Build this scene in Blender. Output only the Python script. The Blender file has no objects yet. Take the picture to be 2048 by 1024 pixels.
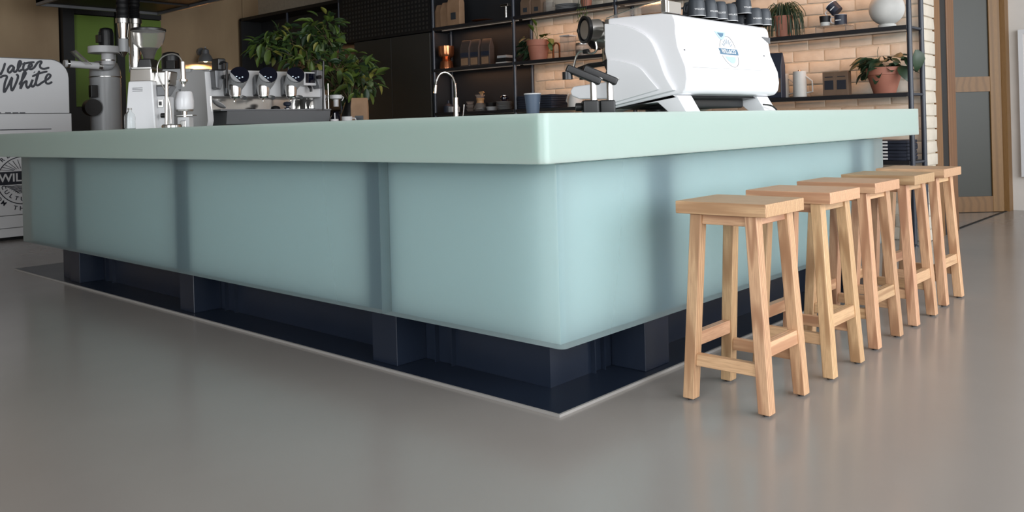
import bpy, bmesh, math, random
from mathutils import Vector, Matrix
random.seed(7)
C = bpy.context.scene.collection
SC = bpy.context.scene
# ------------------------------------------------------------------ camera, world, light, exposure
F_PX, PX, PY, EYE = 1713.0, 1024.0, 251.0, 0.93
ROLL, TH = math.atan(0.0268), math.radians(42.4)
FW = Vector((math.cos(TH), math.sin(TH), 0)); RT = Vector((math.sin(TH), -math.cos(TH), 0)); UP = Vector((0, 0, 1))
cd = bpy.data.cameras.new('camera'); cam = bpy.data.objects.new('camera', cd); C.objects.link(cam); SC.camera = cam
cd.sensor_fit = 'HORIZONTAL'; cd.sensor_width = 36.0; cd.lens = 36.0 * F_PX / 2048; cd.clip_start = 0.05; cd.clip_end = 100
cr, sr = math.cos(ROLL), math.sin(ROLL)
# roll: image x axis and y axis expressed in the world (horizon rises to the right)
ax = RT * cr - UP * sr; ay = RT * sr + UP * cr
cam.matrix_world = Matrix(((ax.x, ay.x, -FW.x, 0), (ax.y, ay.y, -FW.y, 0), (ax.z, ay.z, -FW.z, EYE), (0, 0, 0, 1)))
cd.shift_x = 0.0; cd.shift_y = -(512 - PY) / 2048
w = bpy.data.worlds.new('world'); SC.world = w; w.use_nodes = True
wn = w.node_tree; bg = wn.nodes['Background']; bg.inputs[0].default_value = (0.80, 0.90, 1.0, 1); bg.inputs[1].default_value = 1.2
SC.view_settings.view_transform = 'Standard'; SC.view_settings.look = 'None'; SC.view_settings.gamma = 1
SC.view_settings.use_curve_mapping = False; SC.view_settings.exposure = 0.35
def area(name, loc, tgt, sx, sy, power, col):
    l = bpy.data.lights.new(name, 'AREA'); l.shape = 'RECTANGLE'; l.size = sx; l.size_y = sy; l.energy = power; l.color = col
    o = bpy.data.objects.new(name, l); C.objects.link(o); o.location = loc
    o.rotation_euler = (Vector(tgt) - Vector(loc)).to_track_quat('-Z', 'Y').to_euler(); return o
area('daylight_window_right', (3.2, -3.35, 1.95), (3.2, 5, 1.6), 9.0, 2.9, 370, (0.96, 0.98, 1.0))
area('daylight_window_near', (-4.6, -0.2, 1.95), (5, 0.5, 1.3), 4.4, 2.9, 190, (0.96, 0.98, 1.0))
# ------------------------------------------------------------------ picking real points
def ray(px, py):
    dx, dy = px - PX, py - PY
    return FW + RT * ((dx * cr - dy * sr) / F_PX) - UP * ((dx * sr + dy * cr) / F_PX)
E0 = Vector((0, 0, EYE))
def onX(px, py, X): d = ray(px, py); return d * (X / d.x) + E0
def onY(px, py, Y): d = ray(px, py); return d * (Y / d.y) + E0
def onZ(px, py, Z): d = ray(px, py); return d * ((Z - EYE) / d.z) + E0
def atD(px, py, D): return ray(px, py) * D + E0
# ------------------------------------------------------------------ materials
def mat(name, col, rough=0.5, metal=0.0, **k):
    m = bpy.data.materials.new(name); m.use_nodes = True; b = m.node_tree.nodes['Principled BSDF']
    b.inputs['Base Color'].default_value = (*col, 1); b.inputs['Roughness'].default_value = rough; b.inputs['Metallic'].default_value = metal
    for kk, v in k.items():
        kk = kk.replace('_', ' ')
        b.inputs[kk].default_value = v
    return m
def noisy(m, scale, c1, c2, vec=(1, 1, 1), detail=4, bump=0.0, rough=None, rnd=0.0, lo=0.3, hi=0.7, coord='Object'):
    nt = m.node_tree; N = nt.nodes.new; L = nt.links.new; b = nt.nodes['Principled BSDF']
    tc = N('ShaderNodeTexCoord'); mp = N('ShaderNodeMapping'); mp.inputs['Scale'].default_value = vec
    L(tc.outputs[coord], mp.inputs[0])
    n = N('ShaderNodeTexNoise'); n.inputs['Scale'].default_value = scale; n.inputs['Detail'].default_value = detail
    src = mp.outputs[0]
    if rnd:
        oi = N('ShaderNodeObjectInfo'); ml = N('ShaderNodeMath'); ml.operation = 'MULTIPLY'; ml.inputs[1].default_value = rnd
        L(oi.outputs['Random'], ml.inputs[0]); ad = N('ShaderNodeVectorMath'); ad.operation = 'ADD'
        L(mp.outputs[0], ad.inputs[0]); L(ml.outputs[0], ad.inputs[1]); src = ad.outputs[0]
    L(src, n.inputs['Vector'])
    r = N('ShaderNodeValToRGB'); r.color_ramp.elements[0].color = (*c1, 1); r.color_ramp.elements[1].color = (*c2, 1)
    r.color_ramp.elements[0].position = lo; r.color_ramp.elements[1].position = hi
    L(n.outputs['Fac'], r.inputs[0]); L(r.outputs[0], b.inputs['Base Color'])
    if bump:
        bp = N('ShaderNodeBump'); bp.inputs['Strength'].default_value = bump; bp.inputs['Distance'].default_value = 0.01
        L(n.outputs['Fac'], bp.inputs['Height']); L(bp.outputs[0], b.inputs['Normal'])
    if rough:
        mr = N('ShaderNodeMapRange'); mr.inputs[3].default_value = rough[0]; mr.inputs[4].default_value = rough[1]
        L(n.outputs['Fac'], mr.inputs[0]); L(mr.outputs[0], b.inputs['Roughness'])
    return m
def wood(name, axis, c1, c2, c3, grain=32.0, rough=0.45, vary=0.22, dist=7.0):
    """straight timber: growth rings stretched along one axis, every piece a little different"""
    m = bpy.data.materials.new(name); m.use_nodes = True; nt = m.node_tree; N = nt.nodes.new; L = nt.links.new
    b = nt.nodes['Principled BSDF']; b.inputs['Roughness'].default_value = rough
    tc = N('ShaderNodeTexCoord'); mp = N('ShaderNodeMapping'); s = [1, 1, 1]; s['xyz'.index(axis)] = 0.07
    mp.inputs['Scale'].default_value = s; L(tc.outputs['Object'], mp.inputs[0])
    oi = N('ShaderNodeObjectInfo'); ml = N('ShaderNodeMath'); ml.operation = 'MULTIPLY'; ml.inputs[1].default_value = 7.3
    L(oi.outputs['Random'], ml.inputs[0]); ad = N('ShaderNodeVectorMath'); ad.operation = 'ADD'
    L(mp.outputs[0], ad.inputs[0]); L(ml.outputs[0], ad.inputs[1])
    
    wv = N('ShaderNodeTexWave'); wv.wave_type = 'BANDS'; wv.bands_direction = {'x': 'Y', 'y': 'X', 'z': 'X'}[axis]
    wv.inputs['Scale'].default_value = grain; wv.inputs['Distortion'].default_value = dist; wv.inputs['Detail'].default_value = 2; wv.inputs['Detail Scale'].default_value = 0.6
    L(ad.outputs[0], wv.inputs['Vector'])
    fb = N('ShaderNodeTexNoise'); fb.inputs['Scale'].default_value = 260; fb.inputs['Detail'].default_value = 3; L(ad.outputs[0], fb.inputs['Vector'])
    r = N('ShaderNodeValToRGB'); r.color_ramp.elements[0].color = (*c1, 1); r.color_ramp.elements[1].color = (*c2, 1)
    r.color_ramp.elements[0].position = -0.0; r.color_ramp.elements[1].position = 0.55; L(wv.outputs['Fac'], r.inputs[0])
    mx = N('ShaderNodeMix'); mx.data_type = 'RGBA'; mx.inputs['B'].default_value = (*c3, 1)
    mr = N('ShaderNodeMapRange'); mr.inputs[1].default_value = 0.4; mr.inputs[2].default_value = 0.75; mr.inputs[4].default_value = 0.55
    L(fb.outputs['Fac'], mr.inputs[0]); L(mr.outputs[0], mx.inputs['Factor']); L(r.outputs[0], mx.inputs['A'])
    hs = N('ShaderNodeHueSaturation'); v = N('ShaderNodeMapRange'); v.inputs[3].default_value = 1 - vary; v.inputs[4].default_value = 1 + vary * 0.6
    L(oi.outputs['Random'], v.inputs[0]); L(v.outputs[0], hs.inputs['Value'])
    h2 = N('ShaderNodeMath'); h2.operation = 'FRACT'; h3 = N('ShaderNodeMath'); h3.operation = 'MULTIPLY'; h3.inputs[1].default_value = 17.0
    L(oi.outputs['Random'], h3.inputs[0]); L(h3.outputs[0], h2.inputs[0])
    v2 = N('ShaderNodeMapRange'); v2.inputs[3].default_value = 0.488; v2.inputs[4].default_value = 0.508; L(h2.outputs[0], v2.inputs[0]); L(v2.outputs[0], hs.inputs['Hue'])
    L(mx.outputs['Result'], hs.inputs['Color']); L(hs.outputs[0], b.inputs['Base Color'])
    bp = N('ShaderNodeBump'); bp.inputs['Strength'].default_value = 0.15; bp.inputs['Distance'].default_value = 0.002; L(fb.outputs['Fac'], bp.inputs['Height']); L(bp.outputs[0], b.inputs['Normal'])
    return m
ASH = ((0.40, 0.215, 0.11), (0.64, 0.40, 0.225), (0.38, 0.21, 0.115))
M = {}
M['ash_x'] = wood('ash_x', 'x', *ASH); M['ash_y'] = wood('ash_y', 'y', *ASH); M['ash_z'] = wood('ash_z', 'z', *ASH)
OAK = ((0.16, 0.075, 0.022), (0.215, 0.105, 0.034), (0.14, 0.065, 0.02))
M['oak_z'] = wood('oak_z', 'z', *OAK, grain=6, vary=0.1); M['oak_x'] = wood('oak_x', 'x', *OAK, grain=6, vary=0.1)
M['ply'] = noisy(mat('plywood', (0.4, 0.28, 0.15), 0.55), 2.2, (0.30, 0.20, 0.11), (0.42, 0.30, 0.175), (1, 1, 0.35), 6, rnd=5)
M['floor'] = noisy(mat('polished_concrete', (0.3, 0.28, 0.26), 0.25, Specular_IOR_Level=0.6), 1.1, (0.282, 0.257, 0.237), (0.31, 0.284, 0.263), (1, 1, 1), 9, rough=(0.16, 0.25))
M['resin_top'] = mat('frosted_resin_top', (0.372, 0.478, 0.436), 0.40, Subsurface_Weight=1.0, Subsurface_Radius=(0.09, 0.10, 0.10), Subsurface_Scale=1.0)
def panel_mat(name, clear, dif, tra):
    """clear: share of light passing straight through (the front skin), rest scatters"""
    m = bpy.data.materials.new(name); m.use_nodes = True; nt = m.node_tree; nt.nodes.clear(); N = nt.nodes.new; L = nt.links.new
    out = N('ShaderNodeOutputMaterial'); d = N('ShaderNodeBsdfDiffuse'); t = N('ShaderNodeBsdfTranslucent'); g = N('ShaderNodeBsdfGlossy'); tr = N('ShaderNodeBsdfTransparent')
    d.inputs[0].default_value = (*dif, 1); t.inputs[0].default_value = (*tra, 1); g.inputs['Roughness'].default_value = 0.36
    mx = N('ShaderNodeMixShader'); mx.inputs[0].default_value = 0.68; L(d.outputs[0], mx.inputs[1]); L(t.outputs[0], mx.inputs[2])
    m3 = N('ShaderNodeMixShader'); m3.inputs[0].default_value = clear; L(mx.outputs[0], m3.inputs[1]); L(tr.outputs[0], m3.inputs[2])
    fr = N('ShaderNodeFresnel'); fr.inputs[0].default_value = 1.4 if clear else 1.0; m2 = N('ShaderNodeMixShader'); L(fr.outputs[0], m2.inputs[0]); L(m3.outputs[0], m2.inputs[1]); L(g.outputs[0], m2.inputs[2])
    L(m2.outputs[0], out.inputs[0]); return m
M['resin_back'] = panel_mat('resin_scatter', 0.0, (0.28, 0.44, 0.52), (0.90, 0.985, 0.945))
M['resin_panel'] = panel_mat('frosted_resin_panel', 0.74, (0.44, 0.56, 0.57), (0.8, 0.93, 0.95))
M['carcass'] = mat('pale_carcass', (0.90, 0.93, 0.93), 0.6)
M['navy'] = noisy(mat('navy_painted_steel', (0.012, 0.02, 0.042), 0.3, Specular_IOR_Level=0.5), 3, (0.009, 0.014, 0.026), (0.012, 0.018, 0.033), (1, 1, 1), 4, rough=(0.26, 0.36))
M['bead'] = mat('pale_sealant', (0.30, 0.285, 0.27), 0.6)
M['brick'] = noisy(mat('cream_painted_brick', (0.7, 0.6, 0.45), 0.62), 14, (0.60, 0.535, 0.445), (0.66, 0.595, 0.50), bump=0.6, rnd=9)
M['mortar'] = noisy(mat('cream_painted_mortar', (0.6, 0.5, 0.38), 0.7), 30, (0.50, 0.44, 0.35), (0.58, 0.51, 0.41), bump=0.4)
M['wall'] = noisy(mat('white_plaster', (0.62, 0.58, 0.54), 0.7), 3, (0.58, 0.55, 0.51), (0.64, 0.60, 0.56), bump=0.05)
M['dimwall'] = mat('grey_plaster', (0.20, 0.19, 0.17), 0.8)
M['ceil'] = mat('ceiling_paint', (0.30, 0.28, 0.26), 0.8)
M['black'] = mat('black_powder_coat', (0.006, 0.006, 0.007), 0.55)
M['shelf'] = mat('black_steel_shelf', (0.014, 0.014, 0.017), 0.35)
M['post'] = mat('blue_black_steel_post', (0.022, 0.028, 0.042), 0.32)
M['darkpanel'] = mat('dark_grey_cabinet_front', (0.030, 0.028, 0.025), 0.5)
M['backpanel'] = mat('charcoal_back_panel', (0.022, 0.024, 0.028), 0.42)
M['white'] = mat('white_enamel', (0.84, 0.84, 0.86), 0.22)
M['whitep'] = mat('white_powder_coat', (0.66, 0.66, 0.67), 0.4)
M['ltgrey'] = mat('light_grey_enamel', (0.42, 0.43, 0.44), 0.35)
M['midgrey'] = mat('mid_grey_casting', (0.17, 0.175, 0.185), 0.35, 0.2)
M['chrome'] = mat('polished_chrome', (0.75, 0.74, 0.72), 0.12, 1.0)
M['steel'] = mat('brushed_steel', (0.60, 0.59, 0.57), 0.28, 1.0)
M['plastic'] = mat('black_plastic', (0.010, 0.010, 0.011), 0.35)
M['screen'] = mat('black_glass_display', (0.003, 0.004, 0.012), 0.06)
M['ink'] = mat('dark_ink', (0.018, 0.02, 0.03), 0.5)
M['white_ink'] = mat('white_ink', (0.75, 0.75, 0.75), 0.5)
M['blue_ink'] = mat('slate_blue_ink', (0.10, 0.20, 0.30), 0.5)
M['pale_ink'] = mat('pale_blue_ink', (0.45, 0.62, 0.75), 0.5)
M['cup'] = mat('slate_blue_paper', (0.075, 0.105, 0.155), 0.5)
M['cupdark'] = mat('charcoal_ceramic', (0.035, 0.042, 0.052), 0.42)
M['terra'] = noisy(mat('terracotta', (0.36, 0.13, 0.08), 0.6), 8, (0.32, 0.115, 0.075), (0.40, 0.16, 0.105))
M['copper'] = mat('copper', (0.55, 0.20, 0.09), 0.2, 0.85)
M['kraft'] = noisy(mat('kraft_paper', (0.35, 0.21, 0.11), 0.7), 9, (0.27, 0.16, 0.09), (0.36, 0.22, 0.13), bump=0.3)
M['kraftdk'] = noisy(mat('dark_kraft_card', (0.16, 0.10, 0.065), 0.7), 9, (0.15, 0.095, 0.06), (0.19, 0.12, 0.08), bump=0.3)
M['bagdk'] = noisy(mat('dark_coffee_bag', (0.06, 0.045, 0.04), 0.6), 9, (0.055, 0.042, 0.038), (0.075, 0.055, 0.048), bump=0.3)
M['navybag'] = mat('navy_bag_film', (0.022, 0.028, 0.048), 0.5)
M['navycloth'] = mat('navy_cloth', (0.012, 0.016, 0.03), 0.85)
M['ceramic'] = noisy(mat('matte_white_ceramic', (0.6, 0.6, 0.57), 0.55), 12, (0.56, 0.555, 0.53), (0.62, 0.615, 0.59))
M['leaf'] = noisy(mat('leaf_green', (0.10, 0.20, 0.03), 0.5), 5, (0.040, 0.078, 0.014), (0.095, 0.145, 0.022), rnd=11)
M['leafy'] = noisy(mat('yellow_green_leaf', (0.30, 0.30, 0.05), 0.5), 5, (0.13, 0.16, 0.03), (0.22, 0.20, 0.04), rnd=11)
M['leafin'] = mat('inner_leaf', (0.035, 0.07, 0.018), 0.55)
M['leafdk'] = mat('dark_leaf', (0.02, 0.045, 0.02), 0.45)
M['stem'] = mat('brown_stem', (0.10, 0.075, 0.035), 0.7)
M['soil'] = mat('soil', (0.03, 0.02, 0.015), 0.9)
M['green'] = mat('green_board', (0.15, 0.25, 0.03), 0.6)
M['woodlt'] = mat('pale_turned_wood', (0.42, 0.25, 0.12), 0.45)
M['amber'] = mat('smoked_hopper_plastic', (0.50, 0.38, 0.27), 0.12, 0, Transmission_Weight=0.85, IOR=1.1)
M['glass'] = mat('clear_glass', (0.95, 0.97, 0.97), 0.03, 0, Transmission_Weight=1.0, IOR=1.2)
M['smoke'] = mat('clear_acrylic', (0.86, 0.84, 0.82), 0.08, 0, Transmission_Weight=0.92, IOR=1.15)
M['pane'] = mat('frosted_pane', (0.048, 0.05, 0.038), 0.42, 0, Transmission_Weight=0.3)
M['strip'] = mat('aluminium_profile', (0.55, 0.52, 0.48), 0.3, 1.0)
def emit(name, col, s):
    m = bpy.data.materials.new(name); m.use_nodes = True; nt = m.node_tree; b = nt.nodes['Principled BSDF']
    b.inputs['Base Color'].default_value = (*col, 1); b.inputs['Emission Color'].default_value = (*col, 1); b.inputs['Emission Strength'].default_value = s; return m
M['led'] = emit('warm_led', (0.8, 0.7, 0.6), 0.06)
M['bulb'] = emit('warm_bulb', (1.0, 0.72, 0.42), 6.0)
M['icon'] = emit('display_icon', (0.7, 0.85, 1.0), 0.8)
# ------------------------------------------------------------------ mesh helpers
def wmat(o):
    m = o.matrix_basis.copy() if not o.get('_m') else o.matrix_basis.copy()
    while o.parent: o = o.parent; m = o.matrix_basis @ m
    return m
def wn_(o):      # flat faces stay flat beside their rounded edges
    if len(o.data.polygons) < 4000:
        m_ = o.modifiers.new('weighted_normals', 'WEIGHTED_NORMAL'); m_.keep_sharp = True; m_.weight = 60
    return o
class MB:
    def __init__(s): s.bm = bmesh.new()
    def box(s, x0, x1, y0, y1, z0, z1, R=None):
        vs = [s.bm.verts.new((x, y, z)) for x in (x0, x1) for y in (y0, y1) for z in (z0, z1)]
        for f in ((0, 1, 3, 2), (4, 6, 7, 5), (0, 4, 5, 1), (2, 3, 7, 6), (0, 2, 6, 4), (1, 5, 7, 3)): s.bm.faces.new([vs[i] for i in f])
        if R is not None:
            for v in vs: v.co = R @ v.co
        return s
    def hexa(s, b, t):
        """b, t: four points each (bottom ring, top ring)"""
        vb = [s.bm.verts.new(p) for p in b]; vt = [s.bm.verts.new(p) for p in t]
        s.bm.faces.new(vb[::-1]); s.bm.faces.new(vt)
        for i in range(4): j = (i + 1) % 4; s.bm.faces.new((vb[i], vb[j], vt[j], vt[i]))
        return s
    def loft(s, rings, cap=True, closed=False):
        R = [[s.bm.verts.new(p) for p in r] for r in rings]; n = len(rings[0]); k = len(R)
        for a in range(k if closed else k - 1):
            A, B = R[a], R[(a + 1) % k]
            for i in range(n): j = (i + 1) % n; s.bm.faces.new((A[i], A[j], B[j], B[i]))
        if cap and not closed: s.bm.faces.new(R[0][::-1]); s.bm.faces.new(R[-1])
        return s
    def cyl(s, p0, p1, r0, r1=None, n=20):
        r1 = r0 if r1 is None else r1; p0, p1 = Vector(p0), Vector(p1); q = (p1 - p0).to_track_quat('Z', 'Y')
        rr = [[p + q @ Vector((r * math.cos(2 * math.pi * i / n), r * math.sin(2 * math.pi * i / n), 0)) for i in range(n)] for p, r in ((p0, r0), (p1, r1))]
        return s.loft(rr)
    def lathe(s, prof, c=(0, 0, 0), n=28, q=None, cap=True):
        c = Vector(c); rr = []
        for r, z in prof:
            ring = []
            for i in range(n):
                v = Vector((max(r, 1e-4) * math.cos(2 * math.pi * i / n), max(r, 1e-4) * math.sin(2 * math.pi * i / n), z))
                if q is not None: v = q @ v
                ring.append(c + v)
            rr.append(ring)
        return s.loft(rr, cap)
    def tube(s, pts, r, n=8):
        pts = [Vector(p) for p in pts]; k = len(pts); rs = r if isinstance(r, (list, tuple)) else [r] * k; rr = []; q0 = None
        for i, p in enumerate(pts):
            d = (pts[min(i + 1, k - 1)] - pts[max(i - 1, 0)]).normalized()
            if q0 is None:
                a = Vector((0, 0, 1)) if abs(d.z) < 0.9 else Vector((1, 0, 0)); u = d.cross(a).normalized()
            else: u = (q0 - d * q0.dot(d)).normalized()
            q0 = u; v = d.cross(u)
            rr.append([p + (u * math.cos(2 * math.pi * j / n) + v * math.sin(2 * math.pi * j / n)) * rs[i] for j in range(n)])
        return s.loft(rr)
    def prism(s, poly, ax, a, b):
        """poly: 2-D outline in the two other axes (in x,y,z order), extruded along ax from a to b"""
        def P(p, t):
            l = list(p); l.insert('xyz'.index(ax), t); return l
        return s.loft([[P(p, a) for p in poly], [P(p, b) for p in poly]])
    def ball(s, c, r, sc=(1, 1, 1), n=16):
        k = n // 2; prof = [(r * math.sin(math.pi * i / k), -r * math.cos(math.pi * i / k)) for i in range(k + 1)]; c = Vector(c)
        return s.loft([[c + Vector((max(a, 1e-4) * math.cos(2 * math.pi * i / n) * sc[0], max(a, 1e-4) * math.sin(2 * math.pi * i / n) * sc[1], z * sc[2])) for i in range(n)] for a, z in prof])
    def bev(s, wd, seg=2, ang=35):
        bmesh.ops.recalc_face_normals(s.bm, faces=s.bm.faces)
        ed = [e for e in s.bm.edges if len(e.link_faces) == 2 and e.calc_face_angle(0) > math.radians(ang)]
        bmesh.ops.bevel(s.bm, geom=ed, offset=wd, segments=seg, profile=0.5, affect='EDGES', clamp_overlap=True); return s
    def mesh(s, name, mt, sharp=28):
        bm = s.bm; bmesh.ops.recalc_face_normals(bm, faces=bm.faces)
        for f in bm.faces: f.smooth = True
        for e in bm.edges:
            if len(e.link_faces) != 2 or e.calc_face_angle(0) > math.radians(sharp): e.smooth = False
        me = bpy.data.meshes.new(name); bm.to_mesh(me); bm.free()
        for x in (mt if isinstance(mt, (list, tuple)) else [mt]): me.materials.append(M[x] if isinstance(x, str) else x)
        return me
    def build(s, name, mt, parent=None, world=True, sharp=28):
        """world=True: the shape was written in world coordinates"""
        if parent is not None and world: s.bm.transform(wmat(parent).inverted())
        o = bpy.data.objects.new(name, s.mesh(name, mt, sharp)); C.objects.link(o); o.parent = parent; return wn_(o)
    def top(s, name, mt, label, cat, group=None, loc=None, sharp=28):
        """a thing that is one mesh, origin at its base"""
        if loc is not None: s.bm.transform(Matrix.Translation(-Vector(loc)))
        o = wn_(bpy.data.objects.new(name, s.mesh(name, mt, sharp))); C.objects.link(o)
        if loc is not None: o.location = loc
        return tag(o, label, cat, group)
def tag(o, label=None, cat=None, group=None, kind=None):
    if label: o['label'] = label
    if cat: o['category'] = cat
    if group: o['group'] = group
    if kind: o['kind'] = kind
    return o
def thing(name, label, cat, loc=(0, 0, 0), rz=0.0, group=None):
    o = bpy.data.objects.new(name, None); C.objects.link(o); o.location = loc; o.rotation_euler = (0, 0, rz); o.empty_display_size = 0.05
    return tag(o, label, cat, group)
def dup(root, loc, rz=None, label=None, group=None):
    r = root.copy(); C.objects.link(r); r.location = loc
    if rz is not None: r.rotation_euler = (0, 0, rz)
    if label: r['label'] = label
    if group: r['group'] = group
    for ch in list(root.children):
        c = ch.copy(); C.objects.link(c); c.parent = r
        for g in list(ch.children):
            d = g.copy(); C.objects.link(d); d.parent = c
    return r
def struct(o): o['kind'] = 'structure'; return o
def text_obj(name, s, size, mt, parent, Mx, ext=0.0006, spacing=1.0, bend=None, off=0.0):
    cu = bpy.data.curves.new('t', 'FONT'); cu.body = s; cu.size = size; cu.extrude = ext; cu.align_x = 'CENTER'; cu.align_y = 'CENTER'; cu.space_character = spacing
    cu.offset = off; cu.resolution_u = 3
    t = bpy.data.objects.new('t', cu); C.objects.link(t); dg = bpy.context.evaluated_depsgraph_get()
    me = bpy.data.meshes.new_from_object(t.evaluated_get(dg)); bpy.data.objects.remove(t)
    if bend: me.transform(Matrix.Identity(4)); [setattr(v, 'co', bend(v.co)) for v in me.vertices]
    P = wmat(parent).inverted() if parent else Matrix.Identity(4)
    me.transform(P @ Mx); me.materials.clear(); me.materials.append(M[mt]); me.name = name
    o = bpy.data.objects.new(name, me); C.objects.link(o); o.parent = parent; return o
def frame(origin, xdir, ydir):
    x = Vector(xdir).normalized(); y = Vector(ydir).normalized(); z = x.cross(y); o = Vector(origin)
    return Matrix(((x.x, y.x, z.x, o.x), (x.y, y.y, z.y, o.y), (x.z, y.z, z.z, o.z), (0, 0, 0, 1)))
def arc(cx, cy, r, a0, a1, n): return [(cx + r * math.cos(math.radians(a0 + (a1 - a0) * i / n)), cy + r * math.sin(math.radians(a0 + (a1 - a0) * i / n))) for i in range(n + 1)]
def smooth(pts, k=6):
    """Catmull-Rom through the points"""
    P = [Vector(p) for p in pts]; P = [P[0] * 2 - P[1]] + P + [P[-1] * 2 - P[-2]]; out = []
    for i in range(1, len(P) - 2):
        for j in range(k):
            t = j / k; a, b, c, d = P[i - 1], P[i], P[i + 1], P[i + 2]
            out.append(0.5 * ((2 * b) + (c - a) * t + (2 * a - 5 * b + 4 * c - d) * t * t + (3 * b - a - 3 * c + d) * t ** 3))
    out.append(P[-2]); return out
ZC = 0.965      # counter top height
FACE = -(math.pi / 2 - TH)   # rz that turns a thing's local x to the picture's right
# ================================================================== THE ROOM
struct(MB().box(-5, 9.4, -4, 11.2, -0.1, 0).build('floor', 'floor'))
struct(MB().box(-5, 9.4, -4, 11.2, 3.9, 4.0).build('ceiling', 'ceil'))
struct(MB().box(-5.2, -5, -4, -2.5, 0, 3.9).box(-5.2, -5, 2.1, 11.2, 0, 3.9).box(-5.2, -5, -2.5, 2.1, 0, 0.4).box(-5.2, -5, -2.5, 2.1, 3.5, 3.9).build('wall_left', 'wall'))
struct(MB().box(-5, -1.4, -4.2, -4, 0, 3.9).box(7.9, 9.4, -4.2, -4, 0, 3.9).box(-1.4, 7.9, -4.2, -4, 0, 0.4).box(-1.4, 7.9, -4.2, -4, 3.5, 3.9).build('wall_front', 'wall'))
for k, (a, b) in enumerate(((-1.4, 1.7), (1.7, 4.8), (4.8, 7.9))):
    wf = struct(MB().box(a, a + .06, -4.14, -4.02, .4, 3.5).box(b - .06, b, -4.14, -4.02, .4, 3.5).box(a, b, -4.14, -4.02, .4, .46).box(a, b, -4.14, -4.02, 3.44, 3.5).build('window_%d' % (k + 1), 'oak_x'))
wf = struct(MB().box(-5.16, -5.06, -2.5, 2.1, .4, .46).box(-5.16, -5.06, -2.5, 2.1, 3.44, 3.5).box(-5.16, -5.06, -2.5, -2.44, .4, 3.5).box(-5.16, -5.06, 2.04, 2.1, .4, 3.5).build('window_4', 'oak_x'))
wr = struct(MB().box(9.2, 9.4, -4, 2.0, 0, 3.9).build('wall_right', 'wall'))
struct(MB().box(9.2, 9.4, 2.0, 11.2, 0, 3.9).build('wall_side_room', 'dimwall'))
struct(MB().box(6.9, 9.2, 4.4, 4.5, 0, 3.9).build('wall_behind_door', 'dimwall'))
# far wall: plywood sheets, green boards between black posts
wb = struct(MB().box(-5, 9.2, 11.0, 11.2, 0, 3.9).build('wall_back', 'darkpanel'))
xs = [-4.9, -3.7, -2.5, -1.3, -0.1, 1.1, 2.3, 3.15, 3.96]
for a, b in list(zip(xs, xs[1:])) + [(5.20, 6.40), (6.40, 7.6)]:
    MB().box(a + .003, b - .003, 10.95, 11.0, 0.02, 2.55 if a < 0 else 3.85).bev(.003, 1).build('plywood_sheet', 'ply', wb)
MB().box(3.97, 4.10, 10.86, 11.0, 0, 3.0).build('black_post', 'black', wb)
MB().box(4.60, 4.70, 10.86, 11.0, 0, 3.0).build('black_post', 'black', wb)
MB().box(4.10, 4.60, 10.92, 11.0, 1.30, 2.42).build('green_board', 'green', wb)
MB().box(4.70, 5.20, 10.92, 11.0, 1.30, 2.42).build('green_board', 'green', wb)
MB().box(3.97, 5.20, 10.85, 11.0, 0, 1.29).build('black_skirt_board', 'black', wb)
MB().box(4.10, 5.20, 10.90, 11.0, 2.43, 3.0).build('black_head_board', 'black', wb)
# brick wall: recessed mortar bed, every visible brick its own piece
br = struct(MB().box(6.656, 6.89, 1.994, 11.0, 0, 3.9).build('wall_brick', 'mortar'))
def brick_mesh(lx, ly, lz, seed):
    random.seed(seed); b = MB().box(-lx / 2, lx / 2, -ly / 2, ly / 2, -lz / 2, lz / 2)
    bmesh.ops.subdivide_edges(b.bm, edges=[e for e in b.bm.edges if abs(e.verts[0].co.y - e.verts[1].co.y) > .1], cuts=2)
    for v in b.bm.verts: v.co += Vector((random.uniform(-.0008, .0008), random.uniform(-.004, .004), random.uniform(-.0035, .0035)))
    return b.bev(.005, 2).mesh('brick', 'brick', 60)
BL, BH, G = 0.250, 0.0915, 0.009
stretch = [brick_mesh(.03, BL - G, BH - G, 30 + i) for i in range(8)]
corner_l = [brick_mesh(.245, BL - G, BH - G, 50 + i) for i in range(3)]; corner_s = [brick_mesh(.245, BL / 2 - G, BH - G, 60 + i) for i in range(3)]
random.seed(3); rest = MB(); nb = 0
for c in range(43):
    z = (c + .5) * BH; y = 1.975; first = True
    while y < 5.5:
        ln = (BL if c % 2 else BL / 2) if first else BL
        
        yc = y + ln / 2; vis = (0.93 < z < 2.2) or (z <= 0.93 and y < 2.5) or (first and z < 2.2)
        if first or vis:
            me = random.choice((corner_l if c % 2 else corner_s) if first else stretch)
            o = bpy.data.objects.new('brick', me); C.objects.link(o); o.parent = br
            o.location = ((6.65 + .1225 if first else 6.665) + random.uniform(-.002, .002), yc, z); nb += 1
        else:
            rest.box(6.65, 6.68, yc - ln / 2 + G / 2, yc + ln / 2 - G / 2, z - BH / 2 + G / 2, z + BH / 2 - G / 2)
        y += ln; first = False
o = rest.build('hidden_courses', 'brick', br); o['kind'] = 'stuff'
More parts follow.
